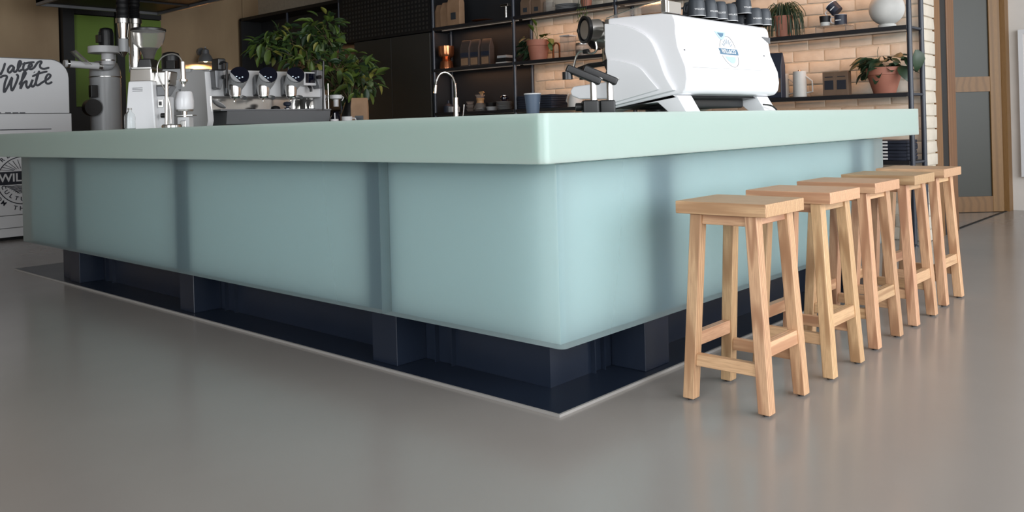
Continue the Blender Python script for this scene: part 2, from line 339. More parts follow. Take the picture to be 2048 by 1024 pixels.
# timber lining of the doorway, dark pocket, sliding track, open glazed door
dj = struct(MB().box(6.90, 7.055, 1.985, 2.12, 0, 3.0).build('trim_1', 'oak_z'))
struct(MB().box(7.055, 7.225, 1.992, 2.12, 0, 3.0).build('trim_2', 'black'))
struct(MB().box(7.225, 7.42, 1.985, 2.12, 0, 3.0).bev(.003, 1).build('trim_3', 'oak_z'))
struct(MB().box(9.06, 9.2, 1.985, 2.12, 0, 3.0).build('trim_4', 'oak_z'))
struct(MB().box(6.9, 9.2, 1.985, 2.12, 3.0, 3.9).build('wall_above_door', 'wall'))
MB().box(7.42, 9.06, 2.005, 2.03, 0, .004).top('door_track', 'black', 'thin black floor track across the doorway', 'track')
Dm = frame((9.02, 2.03, 0), (-RT).to_tuple(), (0, 0, 1))    # leaf: x to the left in the picture, y up
dr = struct(thing('door_1', 'open oak framed door with frosted panes', 'door', (9.02, 2.03, 0))); del dr['category']
def leafbox(x0, x1, z0, z1, t0, t1): return MB().box(x0, x1, z0, z1, t0, t1, R=Dm)
ST = .105
for a, b in ((0, ST), (.80, .92)): leafbox(a, b, .005, 2.9, -.022, .022).bev(.003, 1).build('stile', 'oak_z', dr)
for a, b in ((.005, .15), (1.13, 1.27), (2.75, 2.9)): leafbox(ST, .80, a, b, -.02, .02).build('rail', 'oak_x', dr)
for a, b in ((.15, 1.13), (1.27, 2.75)): leafbox(ST, .80, a, b, -.004, .004).build('pane', 'pane', dr)
# framed panel on the right wall
fp = thing('wall_panel', 'pale framed board hung on the white wall at the right edge', 'board', (9.2, 1.9, .32))
MB().box(9.165, 9.2, .75, 1.90, .32, 1.70).bev(.004, 1).build('board', 'wall', fp)
MB().box(9.15, 9.168, .75, .79, .32, 1.70).box(9.15, 9.168, 1.86, 1.90, .32, 1.70).box(9.15, 9.168, .79, 1.86, .32, .36).box(9.15, 9.168, .79, 1.86, 1.66, 1.70).build('frame', 'whitep', fp)
MB().box(9.155, 9.166, 1.2, 1.80, 1.25, 1.60).build('picture', 'pale_ink', fp)
# ================================================================== THE COUNTER
cb = thing('counter_base', 'navy steel counter base under the frosted blue-green panels, standing on a dark floor plate', 'counter', (2.10, 1.745, 0))
def L_poly(x, y, xe, ye, wd, r, n=6):
    return [(x, ye)] + [(x + r - r * math.cos(math.radians(90 * i / n)), y + r - r * math.sin(math.radians(90 * i / n))) for i in range(n + 1)] + [(xe, y), (xe, y + wd), (x + wd, y + wd), (x + wd, ye)]
MB().prism([(2.097, 6.72), (2.097, 1.745), (5.02, 1.745), (5.02, 2.6), (2.9, 2.6), (2.9, 6.72)], 'z', 0.0, .010).build('floor_plate', 'navy', cb)
MB().prism([(2.089, 6.728), (2.089, 1.737), (5.028, 1.737), (5.028, 1.745), (2.097, 1.745), (2.097, 6.728)], 'z', 0.0, .009).build('edge_bead', 'bead', cb)
MB().prism([(2.283, 6.20), (2.283, 1.935), (4.86, 1.935), (4.86, 1.95), (2.298, 1.95), (2.298, 6.20)], 'z', .010, .30).build('plinth', 'navy', cb)
MB().prism([(2.150, 6.455), (2.150, 1.800), (4.88, 1.800), (4.88, 2.5), (2.85, 2.5), (2.85, 6.455)], 'z', .228, .805).build('carcass', 'carcass', cb)
MB().box(2.130, 2.28, 1.79, 6.44, .795, .806).box(2.130, 4.90, 1.78, 1.935, .795, .806).build('top_rail', 'navy', cb)
for y0 in (2.58, 4.19, 5.665):
    MB().box(2.131, 2.283, y0, y0 + .150, .010, .80).bev(.002, 1).build('pillar', 'navy', cb)
    for q in (.07, .165): MB().box(2.262, 2.284, y0 - q - .006, y0 - q, .010, .30).build('cover_strip', 'navy', cb)
MB().box(2.165, 2.283, 5.815, 6.02, .010, .80).build('pillar', 'navy', cb)
PXs = []
for a, b in ((1285, 1333), (1690, 1712)):
    x0 = onY(a, 500 if a < 1400 else 300, 1.78).x; x1 = onY(b, 500 if a < 1400 else 300, 1.78).x; PXs.append(x0)
    MB().box(x0, x1, 1.78, 1.934, .010, .80).bev(.002, 1).build('pillar', 'navy', cb)
    for q in (.06, .12): MB().box(x0 - q - .006, x0 - q, 1.916, 1.936, .010, .30).build('cover_strip', 'navy', cb)
def panel(poly_out, back, name, parent):
    b = MB().prism(poly_out + back, 'z', .224, .803); n = len(poly_out); bm = b.bm
    bmesh.ops.recalc_face_normals(bm, faces=bm.faces)
    return b
r = .022
out = [(2.07, 2.588)] + [(2.07 + r - r * math.cos(math.radians(15 * i)), 1.70 + r - r * math.sin(math.radians(15 * i))) for i in range(7)] + [(4.925, 1.70)]
p1 = MB().prism(out + [(4.925, 1.748), (2.118, 1.748), (2.118, 2.588)], 'z', .224, .803)
p2 = MB().prism([(2.07, 6.465), (2.07, 2.592), (2.118, 2.592), (2.118, 6.465)], 'z', .224, .803)
for b in (p1, p2):
    bmesh.ops.recalc_face_normals(b.bm, faces=b.bm.faces)
    for f in b.bm.faces:
        c = f.calc_center_median(); nn = f.normal
        if (nn.x > .9 and abs(c.x - 2.118) < .003) or (nn.y > .9 and abs(c.y - 1.748) < .003) or abs(nn.z) > .9 or (nn.y > .9 and c.y > 6.4) or (nn.x > .9 and c.x > 4.9): f.material_index = 1
tag(p1.build('front_panel', ['resin_panel', 'resin_back'], cb), 'frosted corner panel wrapping from the joint round to the stools')
tag(p2.build('front_panel', ['resin_panel', 'resin_back'], cb), 'long frosted panel left of the joint')
ct = MB().prism([(1.945, 6.95), (1.945, 1.65), (5.397, 1.65), (5.397, 2.62), (2.86, 2.62), (2.86, 5.72), (5.95, 5.72), (5.95, 6.72), (3.2, 6.72), (3.2, 6.95)], 'z', .811, ZC)
bmesh.ops.recalc_face_normals(ct.bm, faces=ct.bm.faces)
ve = [e for e in ct.bm.edges if abs(e.verts[0].co.z - e.verts[1].co.z) > .1 and e.verts[0].co.x < 2]
bmesh.ops.bevel(ct.bm, geom=ve, offset=.028, segments=5, profile=.5, affect='EDGES')
ct.bev(.0035, 2)
ct.top('countertop', 'resin_top', 'thick frosted pale green resin countertop over the blue-green panels', 'countertop', loc=(1.945, 1.65, .811))
ic = thing('service_counter', 'dark service counter base behind the bar aisle, mostly hidden', 'counter', (3.2, 5.9, 0))
MB().box(3.0, 5.85, 5.85, 6.6, 0, .808).bev(.004, 1).build('cabinet', 'darkpanel', ic)
# ================================================================== SHELVING
SZ = (0.606, 1.090, 1.565, 2.018); PY_ = (1.99, 4.50, 5.745, 6.93)
su = thing('shelving_unit', 'tall blue-black steel shelving unit along the cream brick wall', 'shelving', (6.35, 1.99, 0))
for y in PY_:
    MB().cyl((6.355, y, .02), (6.355, y, 2.9), .018, n=14).build('post', 'post', su); MB().cyl((6.62, y, .02), (6.62, y, 2.9), .018, n=14).build('post', 'post', su)
for x in (6.355, 6.62):
    MB().lathe([(.024, 0), (.024, .012), (.010, .016), (.010, .03)], (x, 1.99, 0), 12).build('foot', 'post', su)
for k, z in enumerate(SZ):
    for a, b in zip(PY_, PY_[1:]):
        if k == 0 and a > 4: continue
        s = MB().box(6.34, 6.635, a + .012, b - .012, z - .024, z - .004).box(6.335, 6.345, a + .012, b - .012, z - .030, z).bev(.001, 1).build('shelf_board', 'shelf', su)
        if k: MB().box(6.350, 6.356, a + .03, b - .03, z - .034, z - .030).build('light_profile', 'strip', s)
        if k: MB().box(6.455, 6.47, a + .03, b - .03, z - .031, z - .024).build('light_strip', 'led', s)
    for y in PY_:
        MB().cyl((6.355, y, z - .014), (6.62, y, z - .014), .010, n=10).build('cross_bar', 'post', su)
def strip_light(y0, y1, z, p):
    o = area('shelf_strip_light', (6.462, (y0 + y1) / 2, z - .04), (6.60, (y0 + y1) / 2, z - 1), y1 - y0, .03, p, (1.0, 0.50, 0.24))
    o.rotation_euler = (0, 0, math.radians(90)); return o
for z, p in ((SZ[1], 2.2), (SZ[2], 3.2), (SZ[3], 3.2)):
    strip_light(2.05, 4.45, z, p); strip_light(4.55, 5.70, z, p * .5); strip_light(5.80, 6.88, z, p * .3)
# charcoal back boards and tall cabinets left of the bricks
MB().box(6.645, 6.652, 5.76, 6.93, 0, 3.0).build('back_board', 'backpanel', br)
tc_ = thing('tall_cabinet', 'tall dark grey two-door cabinet left of the shelving', 'cabinet', (6.33, 6.97, 0))
MB().box(6.35, 6.65, 6.96, 8.32, 0, 1.975).build('body', 'backpanel', tc_)
for a, b in ((6.965, 7.62), (7.625, 8.31)): MB().box(6.33, 6.35, a, b, .1, 1.97).bev(.002, 1).build('door', 'darkpanel', tc_)
up = thing('overhead_grille', 'black perforated panel above the tall dark cabinet', 'panel', (6.30, 6.96, 1.985))
MB().box(6.34, 6.65, 6.96, 8.6, 1.985, 3.0).build('panel', 'black', up)
g = MB()
for i in range(26):
    for j in range(12):
        g.box(6.337, 6.341, 7.0 + i * .06, 7.025 + i * .06, 2.02 + j * .05, 2.045 + j * .05)
o = g.build('perforation', 'darkpanel', up); o['kind'] = 'stuff'
lb = thing('display_shelving', 'dark shelving bay behind the leafy branches', 'shelving', (6.33, 8.6, 0))
MB().box(6.64, 6.652, 8.6, 10.85, 0, 2.5).build('back_board', 'backpanel', lb)
MB().box(6.32, 6.652, 10.85, 10.90, 0, 2.52).build('side_board', 'black', lb)
MB().box(6.32, 6.652, 8.6, 10.88, 2.49, 2.53).build('top_board', 'black', lb)
for z in (1.2, 1.62, 2.05):
    MB().box(6.34, 6.64, 8.62, 10.85, z - .022, z).build('shelf_board', 'shelf', lb)
for y in (8.62, 9.75): MB().cyl((6.35, y, 0), (6.35, y, 2.5), .016, n=10).build('post', 'post', lb)
strip_light(8.7, 9.7, 2.05, 1.0)
# ================================================================== STOOLS
def stool(loc, label):
    t = thing('bar_stool', label, 'stool', loc, 0, 'wooden bar stools along the counter')
    def prt(n, b, mt): return b.build(n, mt, t, world=False)
    # local origin: centre of the footprint
    prt('seat', MB().box(-.150, .132, -.160, .163, .622, .664).bev(.0035, 2), 'ash_y')
    def leg(sx, sy, z):    # centre of the leg at height z
        k = (.622 - z) / .622; return Vector((sx * (.112 + .016 * k), sy * (.098 + .037 * k) + .0, z))
    h = .0205
    for sx, sy in ((-1, -1), (-1, 1), (1, -1), (1, 1)):
        a, b = leg(sx, sy, .006), leg(sx, sy, .622)
        c4 = [(-h, -h), (h, -h), (h, h), (-h, h)]
        L = MB().hexa([a + Vector((x, y, 0)) for x, y in c4], [b + Vector((x, y, 0)) for x, y in c4]).bev(.0025, 1)
        lo = prt('leg', L, 'ash_z')
        MB().cyl(a - Vector((0, 0, .006)), a, .012, n=12).build('foot_pad', 'plastic', lo, world=False)
    def rail(n, z0, z1, s, along, mt, th=.011):
        zc = (z0 + z1) / 2
        if along == 'y':
            p0, p1 = leg(s, -1, z0), leg(s, -1, z1)
            x = p0.x
            prt(n, MB().hexa([(x - th, -abs(p0.y) + h, z0), (x + th, -abs(p0.y) + h, z0), (x + th, abs(p0.y) - h, z0), (x - th, abs(p0.y) - h, z0)],
                             [(x - th, -abs(p1.y) + h, z1), (x + th, -abs(p1.y) + h, z1), (x + th, abs(p1.y) - h, z1), (x - th, abs(p1.y) - h, z1)]).bev(.002, 1), mt)
        else:
            p0, p1 = leg(-1, s, z0), leg(-1, s, z1); y0, y1 = p0.y, p1.y; xa = abs(p0.x) - h; xb = abs(p1.x) - h
            prt(n, MB().hexa([(-xa, y0 - th, z0), (xa, y0 - th, z0), (xa, y0 + th, z0), (-xa, y0 + th, z0)],
                             [(-xb, y1 - th, z1), (xb, y1 - th, z1), (xb, y1 + th, z1), (-xb, y1 + th, z1)]).bev(.002, 1), mt)
    rail('apron', .588, .622, -1, 'y', 'ash_y'); rail('apron', .588, .622, 1, 'y', 'ash_y')
    rail('apron', .592, .622, -1, 'x', 'ash_x'); rail('apron', .592, .622, 1, 'x', 'ash_x')
    rail('stretcher', .118, .158, -1, 'y', 'ash_y', .013); rail('stretcher', .118, .158, 1, 'y', 'ash_y', .013)
    rail('stretcher', .178, .224, -1, 'x', 'ash_x', .015); rail('stretcher', .178, .224, 1, 'x', 'ash_x', .015)
    return t
st0 = stool((2.630, 1.372, 0), 'nearest wooden bar stool, at the front of the row of five')
for (x, y, lb_) in ((3.119, 1.368, 'second nearest wooden bar stool, directly behind the front stool'),
                    (3.604, 1.384, 'middle wooden bar stool of the row of five'),
                    (4.085, 1.386, 'fourth wooden bar stool from the front, one before the farthest'),
                    (4.583, 1.405, 'farthest wooden bar stool, beside the end of the counter and the shelving')):
    dup(st0, (x, y, 0), None, lb_)
# ================================================================== WHITE MACHINE ON THE RIGHT (its back towards us)
em = thing('espresso_machine', 'large glossy white espresso machine seen from behind, with cups along its top', 'espresso machine', (3.45, 1.95, ZC))
shell = [(2.20, 1.386), (1.93, 1.380), (1.873, 1.368), (1.860, 1.350), (1.857, 1.320), (1.858, 1.290), (1.850, 1.235), (1.815, 1.150), (1.810, 1.10), (1.816, 1.062), (1.835, 1.042), (1.90, 1.034), (2.19, .990), (2.20, 1.05)]
MB().prism(shell, 'x', 3.045, 3.885).bev(.010, 3, 25).build('body', 'white', em)
for x0, x1, s in ((3.026, 3.050, -1), (3.880, 3.904, 1)):
    sp = [(2.206, 1.362)] + [(p.x, p.y) for p in smooth([(2.14, 1.352, 0), (2.05, 1.325, 0), (1.975, 1.275, 0), (1.935, 1.20, 0), (1.905, 1.12, 0), (1.865, 1.056, 0)], 4)] + [(2.185, 1.00), (2.20, 1.05), (2.195, 1.19), (2.207, 1.24)]
    o = MB().prism(sp, 'x', x0, x1).bev(.006, 2, 25).build('side_panel', 'white', em)
    lp = [(2.190, 1.205)] + [(p.x, p.y) for p in smooth([(2.12, 1.195, 0), (2.03, 1.165, 0), (1.975, 1.11, 0), (1.93, 1.062, 0)], 4)] + [(2.18, 1.012), (2.195, 1.05)]
    MB().prism(lp, 'x', x0 - .010 if s < 0 else x1, x0 if s < 0 else x1 + .010).bev(.005, 2, 25).build('lower_relief', 'white', o)
MB().prism([(2.19, .985), (1.87, 1.028), (1.90, 1.045), (2.19, 1.0)], 'x', 3.05, 3.88).build('underside', 'plastic', em)
MB().box(3.2, 3.75, 1.93, 2.16, .985, 1.03).bev(.01, 2).build('sump_box', 'plastic', em)
for x0 in (3.05, 3.755):     # splayed white feet
    ft = [(1.822, ZC), (1.865, 1.036), (1.90, 1.040), (2.33, .998), (2.40, ZC), (2.27, ZC), (2.10, 1.002), (1.96, 1.010), (1.905, ZC)]
    MB().prism(ft, 'x', x0, x0 + .115).bev(.004, 2).build('foot', 'white', em)
MB().box(3.10, 3.86, 2.205, 2.26, 1.19, 1.392).bev(.008, 2).build('front_fascia', 'steel', em)
MB().box(3.06, 3.88, 2.20, 2.215, 1.02, 1.24).build('splash_back', 'chrome', em)
MB().prism([(2.21, 1.035), (2.38, 1.04), (2.425, 1.055), (2.435, 1.08), (2.415, 1.10), (2.21, 1.112)], 'x', 3.06, 3.88).bev(.010, 3, 25).build('drip_tray', 'white', em)
for i, x in enumerate((3.22, 3.60)):
    g = MB().cyl((x, 2.26, 1.31), (x, 2.37, 1.335), .062, .058).bev(.006, 2).build('group_head', 'steel', em)
    MB().cyl((x, 2.37, 1.335), (x, 2.40, 1.342), .070, .066).bev(.006, 2).build('display_ring', 'plastic', g)
    MB().cyl((x, 2.32, 1.20), (x, 2.32, 1.28), .034).build('brew_head', 'chrome', g)
    MB().tube([(x, 2.34, 1.205), (x, 2.44, 1.20), (x, 2.50, 1.185)], [.011, .013, .015]).build('portafilter_handle', 'plastic', g)
kx = 3.16
kp = onX(1186, 60, kx)
ka = Vector((-.90, .44, 0)); k_ = MB().cyl(kp + ka * .045, kp - ka * .03, .046, .052, 24).bev(.005, 2).build('steam_knob', 'steel', em)
MB().lathe([(.050, 0), (.062, .003), (.064, .020), (.052, .022), (.050, 0)], kp + ka * .028, 28, q=ka.to_track_quat('Z', 'Y')).build('knob_ring', 'plastic', k_)
a = onX(1181, 60, kx); b = onX(1157, 62, kx)
MB().tube([a, a.lerp(b, .5), b], [.010, .016, .014], 10).build('lever', 'plastic', k_)
pts = [onX(px, py, kx - .02) for px, py in ((1192, 84), (1194, 96), (1190, 104), (1181, 107), (1172, 103), (1160, 103), (1154, 110), (1150, 122), (1147, 136))]
sw = MB().tube(smooth(pts, 4), .0055, 8).build('steam_wand', 'chrome', em)
p = pts[4]; MB().cyl(p + Vector((0, .012, 0)), p - Vector((0, .012, 0)), .011).build('grip', 'plastic', sw)
MB().prism([(2.205, 1.10), (2.225, 1.10), (2.235, 1.14), (2.225, 1.16), (2.245, 1.20), (2.205, 1.22)], 'x', 3.06, 3.12).build('side_bracket', 'plastic', em)
# cup rail, clear guard
cr0 = onY(1345, 8, 1.93)
MB().box(3.04, 3.06, 1.90, 1.925, 1.38, 1.435).box(3.06, 3.16, 1.900, 1.905, 1.38, 1.43).bev(.002, 1).build('rail_end', 'chrome', em)
MB().tube([(3.035, 2.20, 1.385), (3.033, 2.12, 1.40), (3.03, 2.0, 1.42), (3.035, 1.92, 1.43)], .0022, 6).build('guard_rim', 'chrome', em)
MB().prism([(2.19, 1.386), (2.12, 1.400), (2.0, 1.420), (1.92, 1.43), (1.92, 1.383)], 'x', 3.034, 3.038).build('clear_guard', 'smoke', em)
MB().prism([(2.19, 1.386), (2.0, 1.45), (1.90, 1.46), (1.90, 1.383)], 'x', 3.872, 3.876).build('clear_guard', 'smoke', em)
MB().box(3.12, 3.80, 1.95, 2.18, 1.386, 1.390).build('cup_tray', 'plastic', em)
def back_pt(px, py):      # a point on the sloping back shell
    y = 1.84
    for _ in range(6):
        p = onY(px, py, y); z = p.z
        y = 1.815 + (z - 1.150) * (.035 / .085) if z < 1.235 else 1.850 + (z - 1.235) * (.008 / .055)
        if z < 1.15: y = 1.812
    return onY(px, py, y - .001)
def badge_frame(px, py, rot=0.0):
    p = back_pt(px, py); t = Vector((0, .30, .95)).normalized(); x = Vector((1, 0, 0)); x2 = x * math.cos(rot) + t * math.sin(rot)
    return frame(p, x2, t * math.cos(rot) - x * math.sin(rot))
def flat(poly, Mx, th=.0008):
    return MB().loft([[Mx @ Vector((x, y, 0)) for x, y in poly], [Mx @ Vector((x, y, th)) for x, y in poly]])
Bf = badge_frame(1457, 104) @ Matrix.Translation((0, 0, .002))
flat([(-.082, -.014), (-.074, 0), (-.082, .014), (.082, .014), (.088, 0), (.082, -.014)], Bf).build('badge_banner', 'blue_ink', em)
text_obj('badge_lettering', 'WILL&CO', .027, 'white', em, Bf @ Matrix.Translation((0, 0, .0012)), .0004, 1.12, off=.0006)
ring = MB(); R0, R1 = .074, .0725
for sgn in (1, -1):
    aa = arc(0, 0, R0, 16, 164, 20) if sgn > 0 else arc(0, 0, R0, -164, -16, 20)
    bb = arc(0, 0, R1, 16, 164, 20) if sgn > 0 else arc(0, 0, R1, -164, -16, 20)
    for i in range(20):
        q = [aa[i], aa[i + 1], bb[i + 1], bb[i]]; ring.loft([[Bf @ Vector((x, y, z)) for x, y in q] for z in (0, .0008)])
ring.build('badge_ring', 'midgrey', em)
flat([(-.045, -.024), (.045, -.024), (.036, -.040), (.018, -.052), (0, -.056), (-.018, -.052), (-.036, -.040)], Bf).build('badge_waves', 'pale_ink', em)
ry = MB()
for k in range(7):
    a_ = math.radians(30 + 20 * k); c_, s_ = math.cos(a_), math.sin(a_); n_ = (-s_ * .001, c_ * .001)
    q = [(c_ * .030 + n_[0], s_ * .024 + .014 + n_[1]), (c_ * .030 - n_[0], s_ * .024 + .014 - n_[1]), (c_ * .052 - n_[0], s_ * .046 + .014 - n_[1]), (c_ * .052 + n_[0], s_ * .046 + .014 + n_[1])]
    ry.loft([[Bf @ Vector((x, y, z)) for x, y in q] for z in (0, .0008)])
ry.build('badge_rays', 'blue_ink', em)
B2 = badge_frame(1438, 69) @ Matrix.Translation((0, 0, .002))
flat([(-.048, .012), (.048, .012), (.046, -.004), (.036, -.018), (.020, -.026), (.004, -.022), (-.018, -.008)], B2).build('upper_badge', 'pale_ink', em)
flat([(-.026, .006), (.030, .006), (.026, -.006), (.010, -.014)], B2 @ Matrix.Translation((0, 0, .001))).build('upper_badge_mark', 'blue_ink', em)
def surf_y(z):
    P = [(1.10, 1.810), (1.150, 1.815), (1.235, 1.850), (1.290, 1.858), (1.320, 1.857), (1.40, 1.857)]
    for (a, b), (c, d) in zip(P, P[1:]):
        if z <= c: return b + (d - b) * (z - a) / (c - a)
    return 1.857
for ch in em.children:
    if ch.name.startswith(('badge', 'upper_badge')):
        up_ = .0018 if ('letter' in ch.name or 'mark' in ch.name) else .001
        for v in ch.data.vertices:
            p = v.co + Vector((3.45, 1.95, ZC)); h_ = (Bf.inverted() @ p).z if ch.name.startswith('badge') else (B2.inverted() @ p).z
            v.co.y = surf_y(p.z) - up_ - max(0, min(h_, .002)) - 1.95
sm = MB()
for k in range(24):
    t0, t1 = k / 24, (k + 1) / 24; A_, B_ = back_pt(1385 + 138 * t0, 134.5 + 6.5 * t0), back_pt(1385 + 138 * t1, 134.5 + 6.5 * t1); u = Vector((0, -.0004, .0012))
    sm.loft([[A_, B_, B_ + u, A_ + u], [q_ + Vector((0, -.0006, 0)) for q_ in (A_, B_, B_ + u, A_ + u)]])
sm.build('seam', 'ltgrey', em)
for px, py in ((1369, 100), (1528, 112)):
    p = back_pt(px, py); MB().cyl(p + Vector((0, .002, 0)), p + Vector((0, -.0015, .001)), .004, n=10).build('screw', 'midgrey', em)
pw = [onY(px, py, 1.80) for px, py in ((1527, 209), (1537, 210), (1546, 213), (1553, 219))]
pw[-1].z = ZC + .006
MB().tube(smooth(pw, 3), .004, 6).top('power_cable', 'plastic', 'short black cable running out from under the right foot of the white machine', 'cable', loc=pw[-1])
# cups upside down on top
def cup_inv(label, loc, r=.040, h=.082, handle=True):
    c = thing('coffee_cup', label, 'cup', loc, 0, 'charcoal cups upside down on the white machine')
    MB().lathe([(r, 0), (r * .99, h * .2), (r * .90, h * .75), (r * .74, h * .97), (r * .66, h), (r * .60, h), (r * .60, h * .96), (.001, h * .96)], n=24).build('bowl', 'cupdark', c, world=False)
    MB().lathe([(r * 1.01, 0), (r * 1.01, .003), (r * .93, .003), (r * .93, 0)], n=24).build('rim', 'ltgrey', c, world=False)
    if handle: MB().tube(smooth([(0, r * .9, h * .25), (0, r * 1.4, h * .30), (0, r * 1.5, h * .5), (0, r * 1.3, h * .7), (0, r * .8, h * .72)], 3), .005, 6).build('handle', 'cupdark', c, world=False)
    def wrap(co):
        a = -math.pi / 2 + co.x / r - .62; rr = r * .965 + co.z
        return Vector((rr * math.cos(a), rr * math.sin(a), h * .36 + co.y))
    text_obj('lettering', 'WILL&CO', .0105, 'white_ink', c, Matrix.Identity(4), .0006, 1.1, bend=lambda co: wrap(co)).matrix_basis = Matrix.Identity(4)
    return c
def fix_text(c):   # text was written in the thing's own frame
    for ch in c.children:
        if ch.name.startswith('lettering'): ch.data.transform(wmat(c))
cx = lambda px, Y: onY(px, 25, Y).x
c0 = cup_inv('leftmost charcoal cup upside down on the white machine, beside the chrome rail end', (cx(1393, 1.93), 1.93, 1.386)); fix_text(c0)
for px, Y, z, lab, rz in ((1418, 1.925, 1.384, 'second charcoal cup from the left upside down on the white machine', .3),
                          (1438, 1.915, 1.382, 'third charcoal cup from the left upside down on the white machine', -.2),
                          (1458, 1.92, 1.382, 'fourth charcoal cup from the left upside down on the white machine', .1),
                          (1482, 1.99, 1.390, 'charcoal cup in the back row under another cup on the white machine', .5),
                          (1508, 1.915, 1.382, 'large charcoal cup second from the right end on the white machine', 0),
                          (1526, 1.90, 1.382, 'rightmost charcoal cup on the white machine, by its right edge', .4)):
    dup(c0, (cx(px, Y), Y, z), rz, lab)
for px, Y, z, lab in ((1487, 1.95, 1.436, 'charcoal cup stacked on the back row of cups on the white machine'), (1382, 2.04, 1.392, 'charcoal cup in the back row behind the chrome rail end'),
                      (1420, 2.04, 1.392, 'charcoal cup in the back row behind the second cup')):
    dup(c0, (cx(px, Y), Y, z), .2, lab)
# two dark steel-column taps left of the machine
def tilt_tap(px, D, label):
    g = atD(px, 222, D); g.z = ZC; s = D / F_PX
    t = thing('brewing_tap', label, 'tap', g, FACE, 'pair of black and steel taps by the white machine')
    def b(n, mb, mt): return mb.build(n, mt, t, world=False)
    b('base', MB().box(-.043, .015, -.045, .045, 0, .050).bev(.008, 3), 'plastic')
    b('column', MB().cyl((0, 0, .05), (0, 0, .128), .0125), 'steel')
    R_ = Matrix.Translation((-.034, 0, .142)) @ Matrix.Rotation(math.radians(24), 4, 'Y')
    h = b('head', MB().box(-.070, .066, -.022, .022, -.013, .015, R=R_).bev(.007, 3), 'plastic')
    q = R_ @ Vector((-.056, 0, -.022))
    b('nozzle', MB().cyl(q + Vector((0, 0, -.016)), q + Vector((0, 0, .012)), .019), 'plastic')
    b('end_cap', MB().cyl(R_ @ Vector((.060, 0, .016)), R_ @ Vector((.060, 0, .012)), .010), 'steel')
    return t
t0 = tilt_tap(1188, 3.15, 'black tilting head tap on a steel column, left one of the pair')
MB().cyl((-.068, 0, .026), (-.043, 0, .026), .015).bev(.004, 2).build('side_knob', 'plastic', t0, world=False)
t1 = tilt_tap(1221, 3.20, 'black tilting head tap on a steel column, right one of the pair against the machine')
# grinder hopper behind the machine
hp = atD(1318, 20, 4.75); hg = thing('coffee_grinder', 'grinder with a smoked funnel hopper behind the white machine, cut by the top edge', 'grinder', (hp.x, hp.y, ZC))
MB().lathe([(.09, 0), (.09, .03), (.075, .05), (.07, .36), (.06, .38), (.001, .38)], (hp.x, hp.y, ZC)).build('body', 'plastic', hg)
MB().lathe([(.062, .385), (.075, .43), (.092, .50), (.10, .60), (.098, .60), (.088, .50), (.071, .43), (.058, .387)], (hp.x, hp.y, ZC)).build('hopper', 'amber', hg)
# paper cup
def paper_cup():
    g = atD(1066, 225, 3.9); g.z = ZC; c = thing('paper_cup', 'slate blue takeaway paper cup with pale rim, alone near the counter corner', 'cup', g)
    MB().lathe([(.026, 0), (.0275, .002), (.0375, .104), (.036, .104), (.0262, .006), (.001, .005)], g, 32).build('wall', 'cup', c)
    MB().lathe([(.0372, .103), (.0392, .104), (.0395, .107), (.0378, .109), (.0362, .107), (.0362, .103)], g, 32, cap=False).build('rim', 'whitep', c)
    Fm = frame(g + Vector((0, 0, .066)), RT, UP)
    text_obj('lettering', 'WILL&CO', .006, 'white_ink', c, frame(g + Vector((0, 0, .064)) - FW * .0285 * 1 + RT * .020 - FW * -.006, (RT * .8 + FW * .5), UP), .0004)
paper_cup()
# ================================================================== WHITE MILL ROASTER, far left
YR = 8.73
rt = thing('coffee_roaster', 'large white roaster with hand lettered script, far left behind the counter', 'roaster', (2.6, YR, 0))
XR = 3.235
prof = [(1.5, 0.0), (XR - .0, 0.0), (XR, 1.50)] + [(XR - .16 + .16 * math.cos(math.radians(a)), 1.50 + .18 * math.sin(math.radians(a))) for a in (15, 30, 45, 60, 75, 90)] + [(1.5, 1.69)]
def PX_(mb, poly, y0, y1): return mb.loft([[(x, y0, z) for x, z in poly], [(x, y1, z) for x, z in poly]])
PX_(MB(), [(x, max(z, .03)) for x, z in prof], YR + .005, YR + 1.1).build('drum_housing', 'plastic', rt)
upf = [(1.52, 1.165), (XR - .012, 1.165), (XR - .012, 1.50)] + [(XR - .172 + .16 * math.cos(math.radians(a)), 1.50 + .172 * math.sin(math.radians(a))) for a in (15, 30, 45, 60, 75, 90)] + [(1.52, 1.68)]
PX_(MB(), upf, YR - .02, YR + .005).bev(.003, 1).build('lettered_panel', 'whitep', rt)
MB().box(1.52, XR, YR - .035, YR + .005, .93, 1.160).bev(.003, 1).build('middle_panel', 'whitep', rt)
MB().box(1.52, XR - .01, YR - .02, YR + .005, .23, .925).bev(.003, 1).build('emblem_panel', 'whitep', rt)
MB().box(1.52, XR - .01, YR - .02, YR + .005, .115, .225).bev(.002, 1).build('lower_panel', 'whitep', rt)
MB().box(1.52, XR - .01, YR - .02, YR + .005, .03, .11).bev(.002, 1).build('kick_panel', 'whitep', rt)
MB().box(1.55, XR - .03, YR + .02, YR + 1.0, 0, .03).build('plinth', 'plastic', rt)
MB().box(1.6, 3.05, YR - .038, YR - .033, 1.010, 1.018).build('slot', 'ink', rt)
v = MB()
for px in (-14, 0, 15, 30, 44)[1:]:
    for py in (225.5, 228, 230.5):
        a = onY(px - (5 if px < 5 else 0), py, YR - .022); v.box(a.x - .02, a.x + .028, YR - .023, YR - .019, a.z - .004, a.z + .003)
o = v.build('vent_slots', 'ink', rt)
def zz(x, y): return onY(x / 4.653, 50 + y / 4.653, YR - .021)
